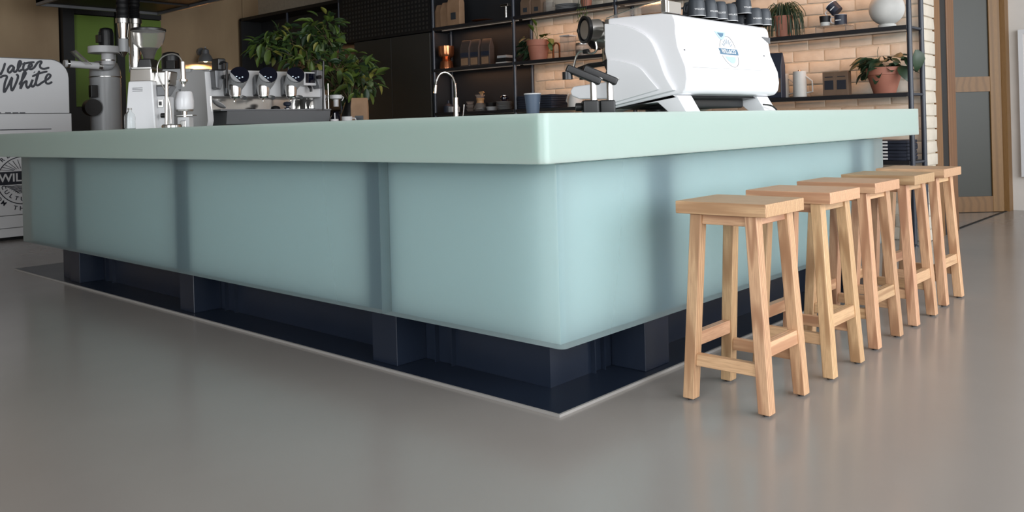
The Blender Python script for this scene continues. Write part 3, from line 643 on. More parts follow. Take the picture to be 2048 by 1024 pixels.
STR = [[(-95, 370), (-85, 470), (-50, 400), (-25, 382), (-2, 462), (28, 415), (48, 352)],
       [(128, 392), (105, 378), (80, 402), (74, 430), (90, 443), (115, 418), (130, 392), (126, 425), (140, 438), (160, 418), (190, 372), (194, 342), (180, 338), (168, 375), (168, 415), (184, 428), (205, 412)],
       [(232, 345), (216, 392), (220, 420), (240, 420), (265, 402), (295, 382), (290, 362), (272, 372), (266, 400), (288, 412), (318, 395), (350, 350), (378, 338), (386, 348), (372, 372), (378, 398), (410, 408), (460, 396)],
       [(206, 366), (260, 352), (322, 345)],
       [(-2, 492), (30, 474), (64, 480), (44, 545), (38, 625), (72, 572), (112, 488), (102, 560), (112, 610), (145, 550), (168, 480), (150, 456)],
       [(178, 556), (215, 498), (240, 448), (224, 440), (206, 500), (190, 592), (214, 545), (246, 522), (244, 560), (258, 585), (282, 560), (305, 508), (290, 545), (300, 574), (325, 552), (352, 470), (366, 425)],
       [(366, 425), (342, 490), (334, 545), (352, 562), (392, 535), (452, 498), (470, 468), (446, 460), (424, 498), (430, 540), (458, 545), (486, 528)],
       [(298, 480), (365, 450), (442, 432)], [(316, 438), (322, 442)]]
sc = MB()
for st in STR:
    P_ = smooth([Vector((x, y, 0)) for x, y in st], 5); k = len(P_)
    sc.tube([zz(p.x, p.y) for p in P_], [.0115 * (1 if 0 < i < k - 1 else .6) for i in range(k)], 6)
for vv in sc.bm.verts: vv.co.y = YR - .021 + (vv.co.y - (YR - .021)) * .15
sc.build('script_lettering', 'ink', rt)
# round emblem lower down (its right half is behind the counter)
EX, EZ, YE = 2.80, .545, YR - .0215
def Ef(x, z, rot=0): return frame((x, YE, z), (math.cos(rot), 0, math.sin(rot)), (-math.sin(rot), 0, math.cos(rot)))
rg = MB()
for i in range(48):
    a, b = 2 * math.pi * i / 48, 2 * math.pi * (i + 1) / 48
    q = [(EX + R_ * math.cos(t), EZ + R_ * math.sin(t)) for R_, t in ((.222, a), (.222, b), (.214, b), (.214, a))]
    rg.loft([[(x, YE - d, z) for x, z in q] for d in (0, .002)])
rg.build('emblem_ring', 'ink', rt)
MB().box(EX - .30, EX + .30, YE - .002, YE, EZ - .035, EZ + .085).build('emblem_banner', 'ink', rt)
text_obj('emblem_lettering', 'WILL&CO', .105, 'whitep', rt, Ef(EX + .03, EZ + .025) @ Matrix.Translation((0, 0, .003)), .001, 1.0, off=.002)
ry = MB()
for k in range(13):
    a = math.radians(8 + 164 * k / 12); c_, s_ = math.cos(a), math.sin(a); n_ = Vector((-s_, 0, c_)) * .0022
    A_ = Vector((EX + c_ * .08, YE, EZ + .09 + s_ * .02)); B_ = Vector((EX + c_ * .185, YE, EZ + .09 + s_ * .105))
    ry.loft([[A_ - n_, B_ - n_, B_ + n_, A_ + n_], [q + Vector((0, -.002, 0)) for q in (A_ - n_, B_ - n_, B_ + n_, A_ + n_)]])
ry.build('emblem_rays', 'ink', rt)
wv = MB()
for j in range(7):
    z = EZ - .05 - j * .011; hw = .15 - j * .016
    pp = [Vector((EX - hw + 2 * hw * i / 16, YE - .001, z + .003 * math.sin(i * 1.6))) for i in range(17)]
    wv.tube(pp, .0032, 4)
wv.build('emblem_waves', 'ink', rt)
def ring_text(s, rad, mid, size, n):
    step = size * 1.0 / rad
    for i, ch in enumerate(s):
        if ch == ' ': continue
        if n > 0: a = mid - (i - (len(s) - 1) / 2) * step; rot = a - math.pi / 2
        else: a = mid + (i - (len(s) - 1) / 2) * step; rot = a + math.pi / 2
        text_obj('emblem_letter', ch, size, 'ink', rt, Ef(EX + rad * math.cos(a), EZ + rad * math.sin(a), rot), .001, off=.001)
ring_text('CULTURE', .175, math.radians(250), .052, -1)
ring_text('FROM THE', .262, math.radians(236), .055, -1)
ring_text('PREM', .258, math.radians(125), .055, 1)
# ---- clear chute and pipe to the cyclone
pp = [onY(x, y, 8.95) for x, y in ((128, 127), (205, 133))]
pi_ = thing('air_pipe', 'white horizontal pipe from the roaster to the cyclone drum', 'pipe', pp[0])
MB().cyl(pp[0], pp[1], .036).build('pipe', 'whitep', pi_)
MB().cyl(pp[0].lerp(pp[1], .07), pp[0].lerp(pp[1], .13), .041).build('clamp', 'chrome', pi_)
MB().cyl(pp[0].lerp(pp[1], .88), pp[0].lerp(pp[1], .98), .042).build('clamp', 'steel', pi_)
e = pp[1] + Vector((.07, 0, .005)); MB().tube(smooth([pp[1], e, e + Vector((.03, 0, .05)), e + Vector((.03, 0, .12))], 4), .038, 14).build('elbow', 'ltgrey', pi_)
q = [onY(x, y, 8.9) for x, y in ((145, 103), (152, 100), (184, 129), (172, 130))]
MB().loft([q, [p + Vector((0, .07, 0)) for p in q]]).build('clear_chute', 'smoke', pi_)
# cyclone drum
def PY9(x, y, Y=9.0): return onY(x, y, Y)
cc = PY9(216, 258); cyx = cc.x + .035
cy = thing('cyclone_drum', 'tall light grey cylinder with a silver band, behind the white pipe', 'cylinder', (cyx, 9.12, 0))
MB().lathe([(.150, 0), (.150, 1.58), (.147, 1.62), (.12, 1.69), (.09, 1.71), (.001, 1.71)], (cyx, 9.12, 0), 40).build('drum', 'ltgrey', cy)
zb = PY9(215, 153).z; MB().lathe([(.150, zb - .008), (.157, zb - .004), (.157, zb + .004), (.150, zb + .008)], (cyx, 9.12, 0), 40, cap=False).build('band', 'steel', cy)
p = PY9(193, 180); MB().box(p.x - .06, p.x + .01, 8.985, 9.05, p.z - .075, p.z + .05).bev(.006, 2).build('control_box', 'plastic', cy)
p = PY9(195, 215); MB().cyl((p.x - .05, 8.97, p.z), (p.x - .05, 9.05, p.z), .085, n=28).build('round_door', 'plastic', cy)
fl = PY9(209, 100, 8.92)
fn = thing('extractor_fan', 'white disc fan housing with a black motor on top, above the cylinder', 'fan', (fl.x, 8.92, fl.z - .04))
MB().cyl((fl.x, 8.92, fl.z - .035), (fl.x, 8.92, fl.z + .035), .155, n=40).bev(.006, 2).build('housing', 'whitep', fn)
MB().cyl((fl.x + .03, 8.92, fl.z - .15), (fl.x + .03, 8.92, fl.z - .035), .06).build('neck', 'whitep', fn)
MB().cyl((fl.x + .03, 8.92, fl.z - .11), (fl.x + .03, 8.92, fl.z - .10), .066).build('clamp', 'steel', fn)
mt_ = MB().lathe([(.066, .035), (.066, .19), (.058, .215), (.03, .225), (.001, .225)], (fl.x + .02, 8.92, fl.z), 24).build('motor', 'plastic', fn)
g = MB()
for i in range(16):
    a = 2 * math.pi * i / 16; g.box(.060, .072, -.003, .003, .05, .18, R=Matrix.Translation((fl.x + .02, 8.92, fl.z)) @ Matrix.Rotation(a, 4, 'Z'))
g.build('cooling_fins', 'plastic', mt_)
MB().box(fl.x - .075, fl.x - .04, 8.88, 8.95, fl.z + .07, fl.z + .15).bev(.004, 1).build('terminal_box', 'plastic', fn)
# hood and ducts
hA, hB = onY(72, 15, 9.7), onY(317, 31, 9.7); hz = hB.z
hd = thing('extraction_hood', 'dark steel extraction hood over the roaster corner, at the top edge', 'hood', (hA.x, 9.7, hz))
hx1, hx0 = hB.x, hA.x
MB().box(hx0, hx1, 6.6, 9.7, hz + .03, hz + .6).build('canopy', 'black', hd)
MB().box(hx0, hx1, 9.67, 9.7, hz, hz + .1).box(hx0, hx0 + .03, 6.6, 9.67, hz, hz + .1).box(hx1 - .03, hx1, 6.6, 9.67, hz, hz + .1).bev(.002, 1).build('rim', 'midgrey', hd)
for y in (7.3, 8.1, 8.9): MB().box(hx0 + .03, hx1 - .03, y, y + .04, hz + .012, hz + .03).build('cross_rail', 'black', hd)
def duct(n, px, D, segs, label):
    """segs: (pixel row top, row bottom, half width px, material, kind)"""
    b0 = atD(px, segs[-1][1], D); t = thing(n, label, 'duct', b0); s = D / F_PX
    for y0, y1, hw, mt, kd in segs:
        z1, z0 = atD(px, y0, D).z, atD(px, y1, D).z
        mb = MB()
        if kd == 'flex':
            k = 7; pr = [(hw * s * (1 if i % 2 else .88), z0 + (z1 - z0) * i / (2 * k)) for i in range(2 * k + 1)]; mb.lathe(pr, (b0.x, b0.y, 0), 24)
        elif kd == 'cone': mb.cyl((b0.x, b0.y, z0), (b0.x, b0.y, z1), hw * s * .78, hw * s, 24)
        else: mb.cyl((b0.x, b0.y, z0), (b0.x, b0.y, z1), hw * s, n=24).bev(.002, 1)
        mb.build({'flex': 'flexible_hose', 'cone': 'reducer', 'band': 'clamp'}.get(kd, 'pipe'), mt, t)
    return t
d1 = duct('exhaust_duct', 247, 8.45, [(-40, 37, 12, 'black', 'flex'), (37, 47, 13.5, 'steel', 'band'), (47, 75, 10.5, 'chrome', 'cone'), (75, 78, 9.5, 'steel', 'band'), (78, 104, 9, 'ltgrey', 'pipe')], 'left exhaust duct with a black flexible hose and pale lower end')
p = atD(247, 104, 8.45); MB().lathe([(.001, -.05), (.012, -.048), (.03, -.02), (.044, 0), (.001, 0)], p, 20).build('end_piece', 'chrome', d1)
d2 = duct('exhaust_duct', 271, 8.7, [(-40, 14, 12, 'black', 'flex'), (14, 38, 11, 'black', 'flex'), (38, 48, 14, 'steel', 'band'), (48, 145, 12, 'chrome', 'pipe')], 'right exhaust duct, a long shiny steel pipe behind the clear hopper')
# second roaster drum with black motor
p = atD(362, 190, 7.9); gm = thing('roasting_drum', 'light grey housing with a black motor on top, behind the curved tap', 'housing', (p.x, p.y, 0)); s = 7.9 / F_PX
z = lambda y: atD(352, y, 7.9).z
Rf = Matrix.Translation((p.x, p.y, 0)) @ Matrix.Rotation(FACE, 4, 'Z')
MB().box(-.20, .10, -.02, .25, z(160), z(138), R=Rf).bev(.008, 2).build('top_box', 'ltgrey', gm)
MB().lathe([(.13, z(160)), (.13, z(175)), (.155, z(190)), (.155, .0)][::-1], (p.x - .02, p.y + .12, 0), 32).build('drum', 'ltgrey', gm)
q = atD(347, 137, 8.0)
MB().lathe([(.082, 0), (.082, .12), (.07, .15), (.03, .162), (.001, .162)], (q.x, q.y + .05, q.z - .005), 24).build('motor', 'plastic', gm)
MB().box(-.14, -.06, .02, .10, z(137), z(120), R=Rf).bev(.004, 1).build('terminal_box', 'plastic', gm)
MB().box(.08, .26, .02, .2, z(158), z(139), R=Rf).bev(.01, 2).build('side_arm', 'ltgrey', gm)
MB().box(-.16, .13, -.035, -.02, z(182), z(179), R=Rf).build('seam_bar', 'midgrey', gm)
# wall lamp
lp = onY(405, 110, 10.92)
wl = thing('wall_lamp', 'small grey dome wall lamp glowing warm on the plywood wall', 'lamp', lp)
hx = onY(411, 116, 10.78)
MB().cyl((lp.x - .02, 10.95, lp.z + .04), (lp.x - .02, 10.90, lp.z + .04), .055, n=20).build('wall_plate', 'midgrey', wl)
MB().tube([(lp.x - .02, 10.90, lp.z + .04), (lp.x, 10.84, lp.z + .09), (hx.x, 10.78, lp.z + .09)], .010, 8).build('arm', 'midgrey', wl)
zt = onY(411, 124, 10.78).z
MB().lathe([(.100, 0), (.095, .04), (.072, .085), (.05, .11), (.045, .16), (.02, .18), (.012, .18), (.04, .155), (.045, .108), (.068, .083), (.091, .038), (.096, 0)], (hx.x, 10.78, zt), 28, cap=False).build('shade', 'midgrey', wl)
MB().ball((hx.x, 10.78, zt + .035), .040).build('bulb', 'bulb', wl)
l = bpy.data.lights.new('wall_lamp_light', 'SPOT'); l.energy = 20; l.color = (1, .62, .32); l.spot_size = math.radians(172); l.spot_blend = .25; l.shadow_soft_size = .02
o = bpy.data.objects.new('wall_lamp_light', l); C.objects.link(o); o.location = (hx.x, 10.80, zt - .012); o.rotation_euler = (0, 0, 0)
# ================================================================== THREE GROUP MACHINE
YG = 6.0
tg = thing('espresso_machine', 'three group white and grey espresso machine facing us, below the leafy branches', 'espresso machine', (3.7, 6.2, ZC))
def g6(px, py, Y=YG): return onY(px, py, Y)
x0, x1 = g6(420, 180).x, g6(642, 180).x; zt, zm, zb = g6(540, 142).z, g6(540, 194).z, g6(540, 222).z
MB().box(x0, x1, YG, YG + .42, zm, zt).bev(.010, 2).build('body', 'whitep', tg)
sd = [(p.x, p.y) for p in smooth([(YG - .02, zt - .02, 0), (YG + .10, zt + .0, 0), (YG + .24, zt - .02, 0), (YG + .34, zt - .10, 0), (YG + .38, zt - .22, 0), (YG + .34, zt - .36, 0), (YG + .24, ZC + .02, 0)], 4)] + [(YG - .03, ZC + .015), (YG - .05, ZC + .06)]
for a, b in ((x0 - .05, x0), (x1, x1 + .02)):
    MB().prism(sd, 'x', a, b).bev(.008, 2, 30).build('side_panel', 'whitep', tg)
MB().box(x0, x1, YG + .22, YG + .24, ZC + .03, zm + .01).build('splash_back', 'chrome', tg)
fr_ = [(YG - .03, zm), (YG - .035, zb), (YG - .02, ZC + .035), (YG + .04, ZC + .01)]
MB().tube([(x0 - .012, y, z_) for y, z_ in fr_], .010, 8).build('front_rim', 'chrome', tg)
MB().prism([(YG - .10, zb), (YG - .08, ZC + .03), (YG + .22, ZC + .02), (YG + .22, zb)], 'x', x0 + .08, x1 + .02).bev(.004, 2).build('drip_tray', 'midgrey', tg)
MB().box(x0 + .02, x1 + .02, YG - .11, YG + .22, zb, zb + .012).bev(.002, 1).build('tray_grid', 'midgrey', tg)
for k in (0, 1): MB().cyl((x0 + .1 + k * .75, YG + .1, ZC), (x0 + .1 + k * .75, YG + .1, ZC + .03), .03).build('foot', 'plastic', tg)
for px in (472, 529, 584):
    c = g6(px, 170, YG - .04)
    gh = MB().prism([(YG + .0, zm - .0), (YG, zt - .06), (YG - .04, zt - .03), (YG - .04, zm + .02)], 'x', c.x - .085, c.x - .02).bev(.012, 2).build('group_bracket', 'midgrey', tg)
    q = g6(px + 7, 151, YG - .15); d = (FW * -.86 + UP * .45 + RT * .25).normalized()
    a = g6(px - 1, 172, YG - .06)
    MB().tube([a + Vector((0, .04, -.03)), a.lerp(q, .5), q], [.052, .066, .070], 24).build('group_head', 'ltgrey', gh)
    fq = d.to_track_quat('Z', 'Y')
    MB().lathe([(.069, -.01), (.070, .012), (.064, .014), (.001, .014)], q, 32, q=fq).build('display', 'screen', gh)
    ic_ = MB(); u_, v_ = fq @ Vector((1, 0, 0)), fq @ Vector((0, 1, 0))
    for ux, uz, l_ in ((-.022, 0, .008), (.022, 0, .008), (0, 0, .006)):
        base = q + d * .0145; X_ = RT * ux - UP * (.022 if l_ > .007 else .034) + (d * 0); X_ = X_ - d * X_.dot(d); ic_.ball(base + X_, .0055, (1.2, 1.2, .6), 8)
    ic_.build('icon_lights', 'icon', gh)
    bq = g6(px - 2, 177, YG - .10)
    b1 = MB().lathe([(.044, -.05), (.046, -.02), (.046, .02), (.040, .03), (.001, .03)], bq, 28).build('brew_head', 'steel', tg)
    MB().lathe([(.001, -.075), (.03, -.075), (.040, -.062), (.040, -.05), (.001, -.05)], bq, 24).build('filter_basket', 'chrome', b1)
    h0 = bq + Vector((.02, -.03, -.066)); h1 = h0 - FW * .12 + RT * .075 - UP * .012
    pf = MB().tube([h0, h0.lerp(h1, .3), h0.lerp(h1, .55), h1], [.009, .011, .017, .015], 12).build('portafilter_handle', 'plastic', tg)
    MB().tube(smooth([bq + Vector((0, 0, -.07)), bq + Vector((-.012, -.01, -.09)), bq + Vector((-.012, -.01, -.105))], 3), .007, 8).build('spout', 'chrome', b1)
for px, nm in ((435, -1), (637, 1)):      # angular lever housings at both ends
    c = g6(px, 160, YG - .06); hx_ = [(-.036, .07), (.030, .085), (.042, .02), (.012, -.075), (-.030, -.06)]
    poly = [(c.x + x * (1 if nm < 0 else -1), c.z + z_) for x, z_ in hx_]
    PX_(MB(), poly, YG - .09, YG).bev(.008, 2).build('lever_housing', 'midgrey', tg)
    MB().cyl((c.x + .03 * -nm, YG - .13, c.z + .02), (c.x + .03 * -nm, YG - .09, c.z + .02), .016).build('lever_knob', 'plastic', tg)
c = g6(616, 157, YG - .03)
sb = MB().box(c.x - .062, c.x + .062, YG - .06, YG, c.z - .060, c.z + .052).bev(.008, 2).build('screen_housing', 'whitep', tg)
MB().box(c.x - .044, c.x + .044, YG - .063, YG - .058, c.z - .038, c.z + .040).build('touch_screen', 'screen', sb)
MB().tube([(c.x, YG - .04, c.z - .06), (c.x + .004, YG - .06, c.z - .085), (c.x + .006, YG - .06, c.z - .11)], [.014, .012, .011], 10).build('water_spout', 'plastic', tg)
for px, py0, py1, nm in ((454, 126, 176, 0), (647, 122, 220, 1)):
    a, b = g6(px, py0, YG - .16), g6(px - 1, py1, YG - .16)
    MB().tube([a + Vector((-.04, .05, -.01)), a + Vector((-.015, .02, .01)), a, b], .009, 8).build('steam_wand', 'plastic', tg)
a = g6(442, 125, YG - .1)
MB().box(a.x - .035, a.x + .03, YG - .12, YG - .02, a.z - .06, a.z + .03).bev(.01, 2).build('cable_box', 'plastic', tg)
# small things on its tray
def on_tray(px, Y=YG - .03): return Vector((g6(px, 220, Y).x, Y, zb + .012))
p = on_tray(575); t = thing('tamper', 'small navy blue tamper on the tray of the three group machine', 'tamper', p)
MB().lathe([(.026, 0), (.026, .010), (.012, .016), (.012, .024), (.030, .032), (.033, .045), (.026, .058), (.001, .062)], p).build('body', 'navybag', t)
MB().cyl(p + Vector((0, 0, -.0)), p + Vector((0, 0, .004)), .0265).build('base_plate', 'steel', t)
p = on_tray(551, YG + .02); MB().lathe([(.036, 0), (.038, .012), (.030, .022), (.012, .030), (.001, .031)], p).top('distributor', 'plastic', 'low black round tool on the tray left of the blue tamper', 'tool', loc=p)
p = on_tray(622, YG + .13); t = thing('milk_jug', 'shiny steel milk jug at the right end of the machine tray', 'jug', p)
MB().lathe([(.042, 0), (.048, .01), (.046, .05), (.036, .085), (.038, .095), (.036, .095), (.034, .084), (.043, .05), (.044, .012), (.001, .008)], p).build('body', 'chrome', t)
MB().tube(smooth([p + Vector((.036, 0, .085)), p + Vector((.07, 0, .08)), p + Vector((.068, 0, .04)), p + Vector((.044, 0, .025))], 3), .004, 6).build('handle', 'chrome', t)
p = on_tray(436, YG + .0); Rz = Matrix.Translation(p + Vector((.0, 0, .03))) @ Matrix.Rotation(math.radians(35), 4, 'Y')
b_ = MB().lathe([(.001, 0), (.03, .002), (.055, .012), (.058, .016), (.05, .014), (.028, .006), (.001, .005)], (0, 0, 0)); b_.bm.transform(Rz); b_.top('dosing_dish', 'whitep', 'white dish leaning at the left end of the machine tray', 'dish', loc=p)
# flat dark patch painting the shade of the white machine's right handle recess
q = [onX(px, py, 3.887) + Vector((0, 0, 0)) for px, py in ((1519, 77), (1535, 79), (1524, 88))]
MB().loft([[Vector((3.80 + .087 * (i > 0), 1.8555, z_)) for i, z_ in enumerate((1.318, 1.318, 1.288))], [Vector((3.80 + .087 * (i > 0), 1.8535, z_)) for i, z_ in enumerate((1.318, 1.318, 1.288))]]).build('handle_recess_shade', 'midgrey', em)
# ================================================================== SMALL MACHINES ON THE LEFT OF THE COUNTER
D = 5.5; s = D / F_PX
def LC(t, D):            # picture pixel -> local x, z in a thing that faces the camera
    Wi = wmat(t).inverted(); return lambda px, py, dy=0.0: Wi @ (atD(px, py, D) + FW * dy)
def at_counter(px, D): g = atD(px, 250, D); g.z = ZC; return g
gr = thing('coffee_grinder', 'tall white coffee grinder with clear bean hopper and polished collar', 'grinder', at_counter(298, D), FACE)
P_ = LC(gr, D)
def quadbody(b, t, d0, d1, name, mt, par, bv=.006, dt0=None, dt1=None):
    """b, t: (left px, right px, row) of the foot and head of a tapering box, d0..d1 its depth range"""
    dt0 = d0 if dt0 is None else dt0; dt1 = d1 if dt1 is None else dt1
    B0, B1 = P_(b[0], b[2]), P_(b[1], b[2]); T0, T1 = P_(t[0], t[2]), P_(t[1], t[2])
    zb_, zt_ = max(0.0, (B0.z + B1.z) / 2), (T0.z + T1.z) / 2
    return MB().hexa([(B0.x, d0, zb_), (B1.x, d0, zb_), (B1.x, d1, zb_), (B0.x, d1, zb_)], [(T0.x, dt0, zt_), (T1.x, dt0, zt_), (T1.x, dt1, zt_), (T0.x, dt1, zt_)]).bev(bv, 3).build(name, mt, par, world=False)
bd = quadbody((256, 318, 260), (263, 311, 163), -.05, .17, 'body', 'white', gr, .010)
quadbody((300, 331, 261), (304, 330, 192), -.0, .15, 'side_housing', 'whitep', gr, .010)
quadbody((265, 310, 164), (266, 309, 138), -.045, .13, 'polished_collar', 'chrome', gr, .008)
quadbody((306, 338, 172), (310, 342, 142), .0, .12, 'burr_chamber', 'steel', gr, .012)
quadbody((306, 330, 192), (308, 342, 172), .0, .10, 'chute', 'midgrey', gr, .006)
quadbody((270, 310, 139), (268, 308, 135), -.05, .13, 'cap_plate', 'steel', gr, .003)
quadbody((275, 306, 136), (280, 303, 118), -.02, .10, 'hopper_base', 'plastic', gr, .008)
quadbody((317, 327, 215), (317, 327, 199), -.01, .01, 'switch_plate', 'steel', gr, .002)
c = P_(322, 207); MB().box(c.x - .008, c.x + .008, -.016, -.008, c.z - .012, c.z + .012).build('switch', 'plastic', gr, world=False)
c = P_(329, 231); MB().cyl((c.x - .012, -.02, c.z), (c.x + .014, -.02, c.z), .016).build('adjust_knob', 'plastic', gr, world=False)
for k in range(3):
    a, b = P_(272, 177 + 3 * k), P_(292, 177 + 3 * k); MB().box(a.x, b.x, -.0525, -.049, a.z - .0014, a.z + .0014).build('vent_slot', 'ink', gr, world=False)
c = P_(291, 118); hz0 = c.z
hopr = [(.032, 0), (.036, .02), (.050, .06), (.088, .10), (.100, .14), (.106, .185)]
MB().lathe(hopr + [(r_ - .003, z_) for r_, z_ in hopr[::-1]], (c.x, .05, hz0), 36, cap=False).build('hopper', 'smoke', gr, world=False)
MB().lathe([(.109, .183), (.109, .196), (.09, .203), (.001, .204), (.001, .198), (.100, .190), (.104, .183)], (c.x, .05, hz0), 36, cap=False).build('hopper_lid', 'plastic', gr, world=False)
MB().lathe([(.001, -.01), (.031, -.01), (.035, .02), (.047, .055), (.060, .075), (.001, .078)], (c.x, .05, hz0), 28).build('coffee_beans', 'soil', gr, world=False)
# clear bottle
g = at_counter(260, 5.1)
b = thing('glass_bottle', 'small clear glass bottle in front of the white grinder', 'bottle', g)
o = [(.028, 0), (.031, .01), (.031, .075), (.027, .092), (.013, .108), (.011, .112), (.011, .128)]
MB().lathe([(.001, 0)] + o + [(r_ - .002, z_) for r_, z_ in o[::-1][:-1]] + [(.026, .004), (.001, .004)], g, 24, cap=False).build('glass', 'glass', b)
MB().lathe([(.0125, .118), (.0135, .121), (.0135, .128), (.0115, .130), (.0105, .128), (.0105, .118)], g, 20, cap=False).build('neck_ring', 'smoke', b)
# curved steel tap on a round base
D = 5.25; g = at_counter(343, D); tp = thing('curved_tap', 'thin steel swan neck tap with a nozzle, right of the white grinder', 'tap', g)
W_ = lambda px, py, dd=0.0: atD(px, py, D + dd)
MB().lathe([(.060, 0), (.060, .022), (.055, .028), (.001, .028)], g, 32).build('base', 'chrome', tp)
a = W_(333, 250); a.z = ZC + .02; MB().cyl(a, W_(333, 143), .0105).build('column', 'chrome', tp)
MB().cyl(W_(333, 162), W_(339, 162), .008).build('joint', 'chrome', tp)
MB().tube(smooth([W_(342, 247), W_(340, 215), W_(334, 190), W_(322, 165), W_(315, 145), W_(316, 128), W_(325, 114), W_(343, 107.5), W_(357, 112), W_(365, 124)], 5), .0045, 8).build('hose', 'steel', tp)
MB().cyl(W_(365, 123), W_(366.5, 160), .0145, .0155, 16).bev(.003, 2).build('handle', 'steel', tp)
MB().lathe([(.004, -.045), (.009, -.043), (.009, -.03), (.014, -.028), (.016, -.018), (.026, -.012), (.026, 0), (.001, 0)], W_(366.5, 159), 20).build('nozzle', 'chrome', tp)
# white canister on a metal stand
D = 5.7; g = at_counter(370, D); cn = thing('white_canister', 'rounded white canister on a small metal stand left of the three group machine', 'canister', g)
zz0, zz1 = atD(370, 219, D).z, atD(370, 183, D).z
MB().lathe([(.001, zz0), (.056, zz0), (.060, zz0 + .015), (.060, zz0 + .06), (.052, zz1 - .008), (.046, zz1), (.001, zz1 + .004)], (g.x, g.y, 0), 32).build('canister', 'white', cn)
MB().lathe([(.054, zz0 - .012), (.056, zz0), (.001, zz0)], (g.x, g.y, 0), 32).build('collar', 'steel', cn)
MB().cyl((g.x, g.y, atD(370, 234, D).z), (g.x, g.y, zz0 - .01), .016).build('stem', 'chrome', cn)
Rm = Matrix.Translation(g) @ Matrix.Rotation(FACE, 4, 'Z')
MB().box(-.040, .040, -.03, .05, 0, atD(370, 234, D).z - ZC, R=Rm).bev(.006, 2).build('stand', 'whitep', cn)
MB().box(-.018, .018, -.036, -.03, .012, .055, R=Rm).bev(.003, 1).build('metal_front', 'chrome', cn)
MB().box(-.062, .062, -.03, .05, atD(370, 232, D).z - ZC, atD(370, 230, D).z - ZC, R=Rm).build('drip_plate', 'steel', cn)
# things right of the three-group machine
DD = 7.35
def W7(px, py, dd=0): return atD(px, py, DD + dd)
for px, lab in ((641, 'white coffee dripper above a dark glass server, left one by the machine'), (673, 'white coffee dripper above a dark glass server, right one by the machine')):
    g = W7(px, 240); g.z = ZC; t = thing('coffee_dripper', lab, 'dripper', g); zt_ = W7(px, 190).z
    MB().lathe([(.050, ZC), (.056, ZC + .02), (.05, ZC + .08), (.03, ZC + .11), (.034, ZC + .125), (.001, ZC + .125)], (g.x, g.y, 0)).build('server', 'screen', t)
    MB().lathe([(.022, zt_ - .10), (.022, zt_ - .04), (.052, zt_ - .03), (.054, zt_), (.046, zt_), (.02, zt_ - .03), (.018, zt_ - .10)], (g.x, g.y, 0)).build('cone', 'whitep', t)
    MB().tube(smooth([(g.x + .05, g.y, zt_ - .012), (g.x + .08, g.y, zt_ - .02), (g.x + .06, g.y, zt_ - .05)], 3), .005).build('handle', 'whitep', t)
    MB().cyl((g.x - .05, g.y + .04, ZC), (g.x - .05, g.y + .04, zt_ + .10), .007).build('stand_rod', 'chrome', t)
def mug(g, r, h, label, cat='mug', hd=True, mt='whitep', ang=0.0):
    t = thing('mug', label, cat, g)
    MB().lathe([(r * .86, 0), (r * .95, .004), (r, h), (r * .92, h), (r * .86, .007), (.001, .006)], g, 28).build('body', mt, t)
    if hd:
        u = (RT * math.cos(ang) - FW * math.sin(ang)); MB().tube(smooth([g + u * r * .95 + UP * h * .82, g + u * (r + h * .35) + UP * h * .75, g + u * (r + h * .30) + UP * h * .3, g + u * r * .9 + UP * h * .2], 4), .0045).build('handle', mt, t)
    return t
g = W7(694, 239, -.3); g.z = ZC; mug(g, .044, .075, 'plain white mug with its handle to the right, beside the brown paper bag')
g = W7(669, 243, -.45); g.z = ZC; tm = mug(g, .032, .055, 'small white cup with a white stick standing in it', 'cup', False)
MB().cyl(g + UP * .01 - RT * -.004, g + UP * .105 + RT * .004, .004).top('stirrer', 'white', 'thin white stick standing in the small cup', 'stick', loc=g + UP * .01)
def paper_bag(g, wd, dp, h, mt, label, rz=FACE, lab='ink', lw=.6, lh=.3, lz=.15, group=None, name='paper_bag', seal=True, labmt=None):
    t = thing(name, label, 'bag', g, rz, group)
    b = MB().loft([[(-wd / 2, -dp / 2, 0), (wd / 2, -dp / 2, 0), (wd / 2, dp / 2, 0), (-wd / 2, dp / 2, 0)],
                   [(-wd / 2 * .99, -dp / 2, h * .7), (wd / 2 * 1.01, -dp / 2, h * .7), (wd / 2, dp / 2, h * .7), (-wd / 2, dp / 2, h * .7)],
                   [(-wd / 2 * .96, -dp * .12, h * .96), (wd / 2 * .98, -dp * .08, h * .97), (wd / 2 * .98, dp * .10, h * .97), (-wd / 2 * .96, dp * .08, h * .96)],
                   [(-wd / 2 * .94, -dp * .04, h), (wd / 2 * .97, -dp * .04, h * .99), (wd / 2 * .97, dp * .04, h * .99), (-wd / 2 * .94, dp * .04, h)]])
    b.bev(.003, 1, 30).build('bag', mt, t, world=False)
    if lab: MB().box(-wd * lw / 2, wd * lw / 2, -dp / 2 - .0015, -dp / 2 + .002, h * lz, h * (lz + lh)).build('label_patch', lab, t, world=False)
    return t
g = W7(720, 242, -.1); g.z = ZC; paper_bag(g, .142, .07, .235, 'kraft', 'brown paper bag with a dark label, below the right end of the leafy branches', lab='cupdark', lw=.5, lh=.2)
# round dark knock-out: black grinder pair between machine and plant
g = W7(655, 225, .35); g.z = ZC
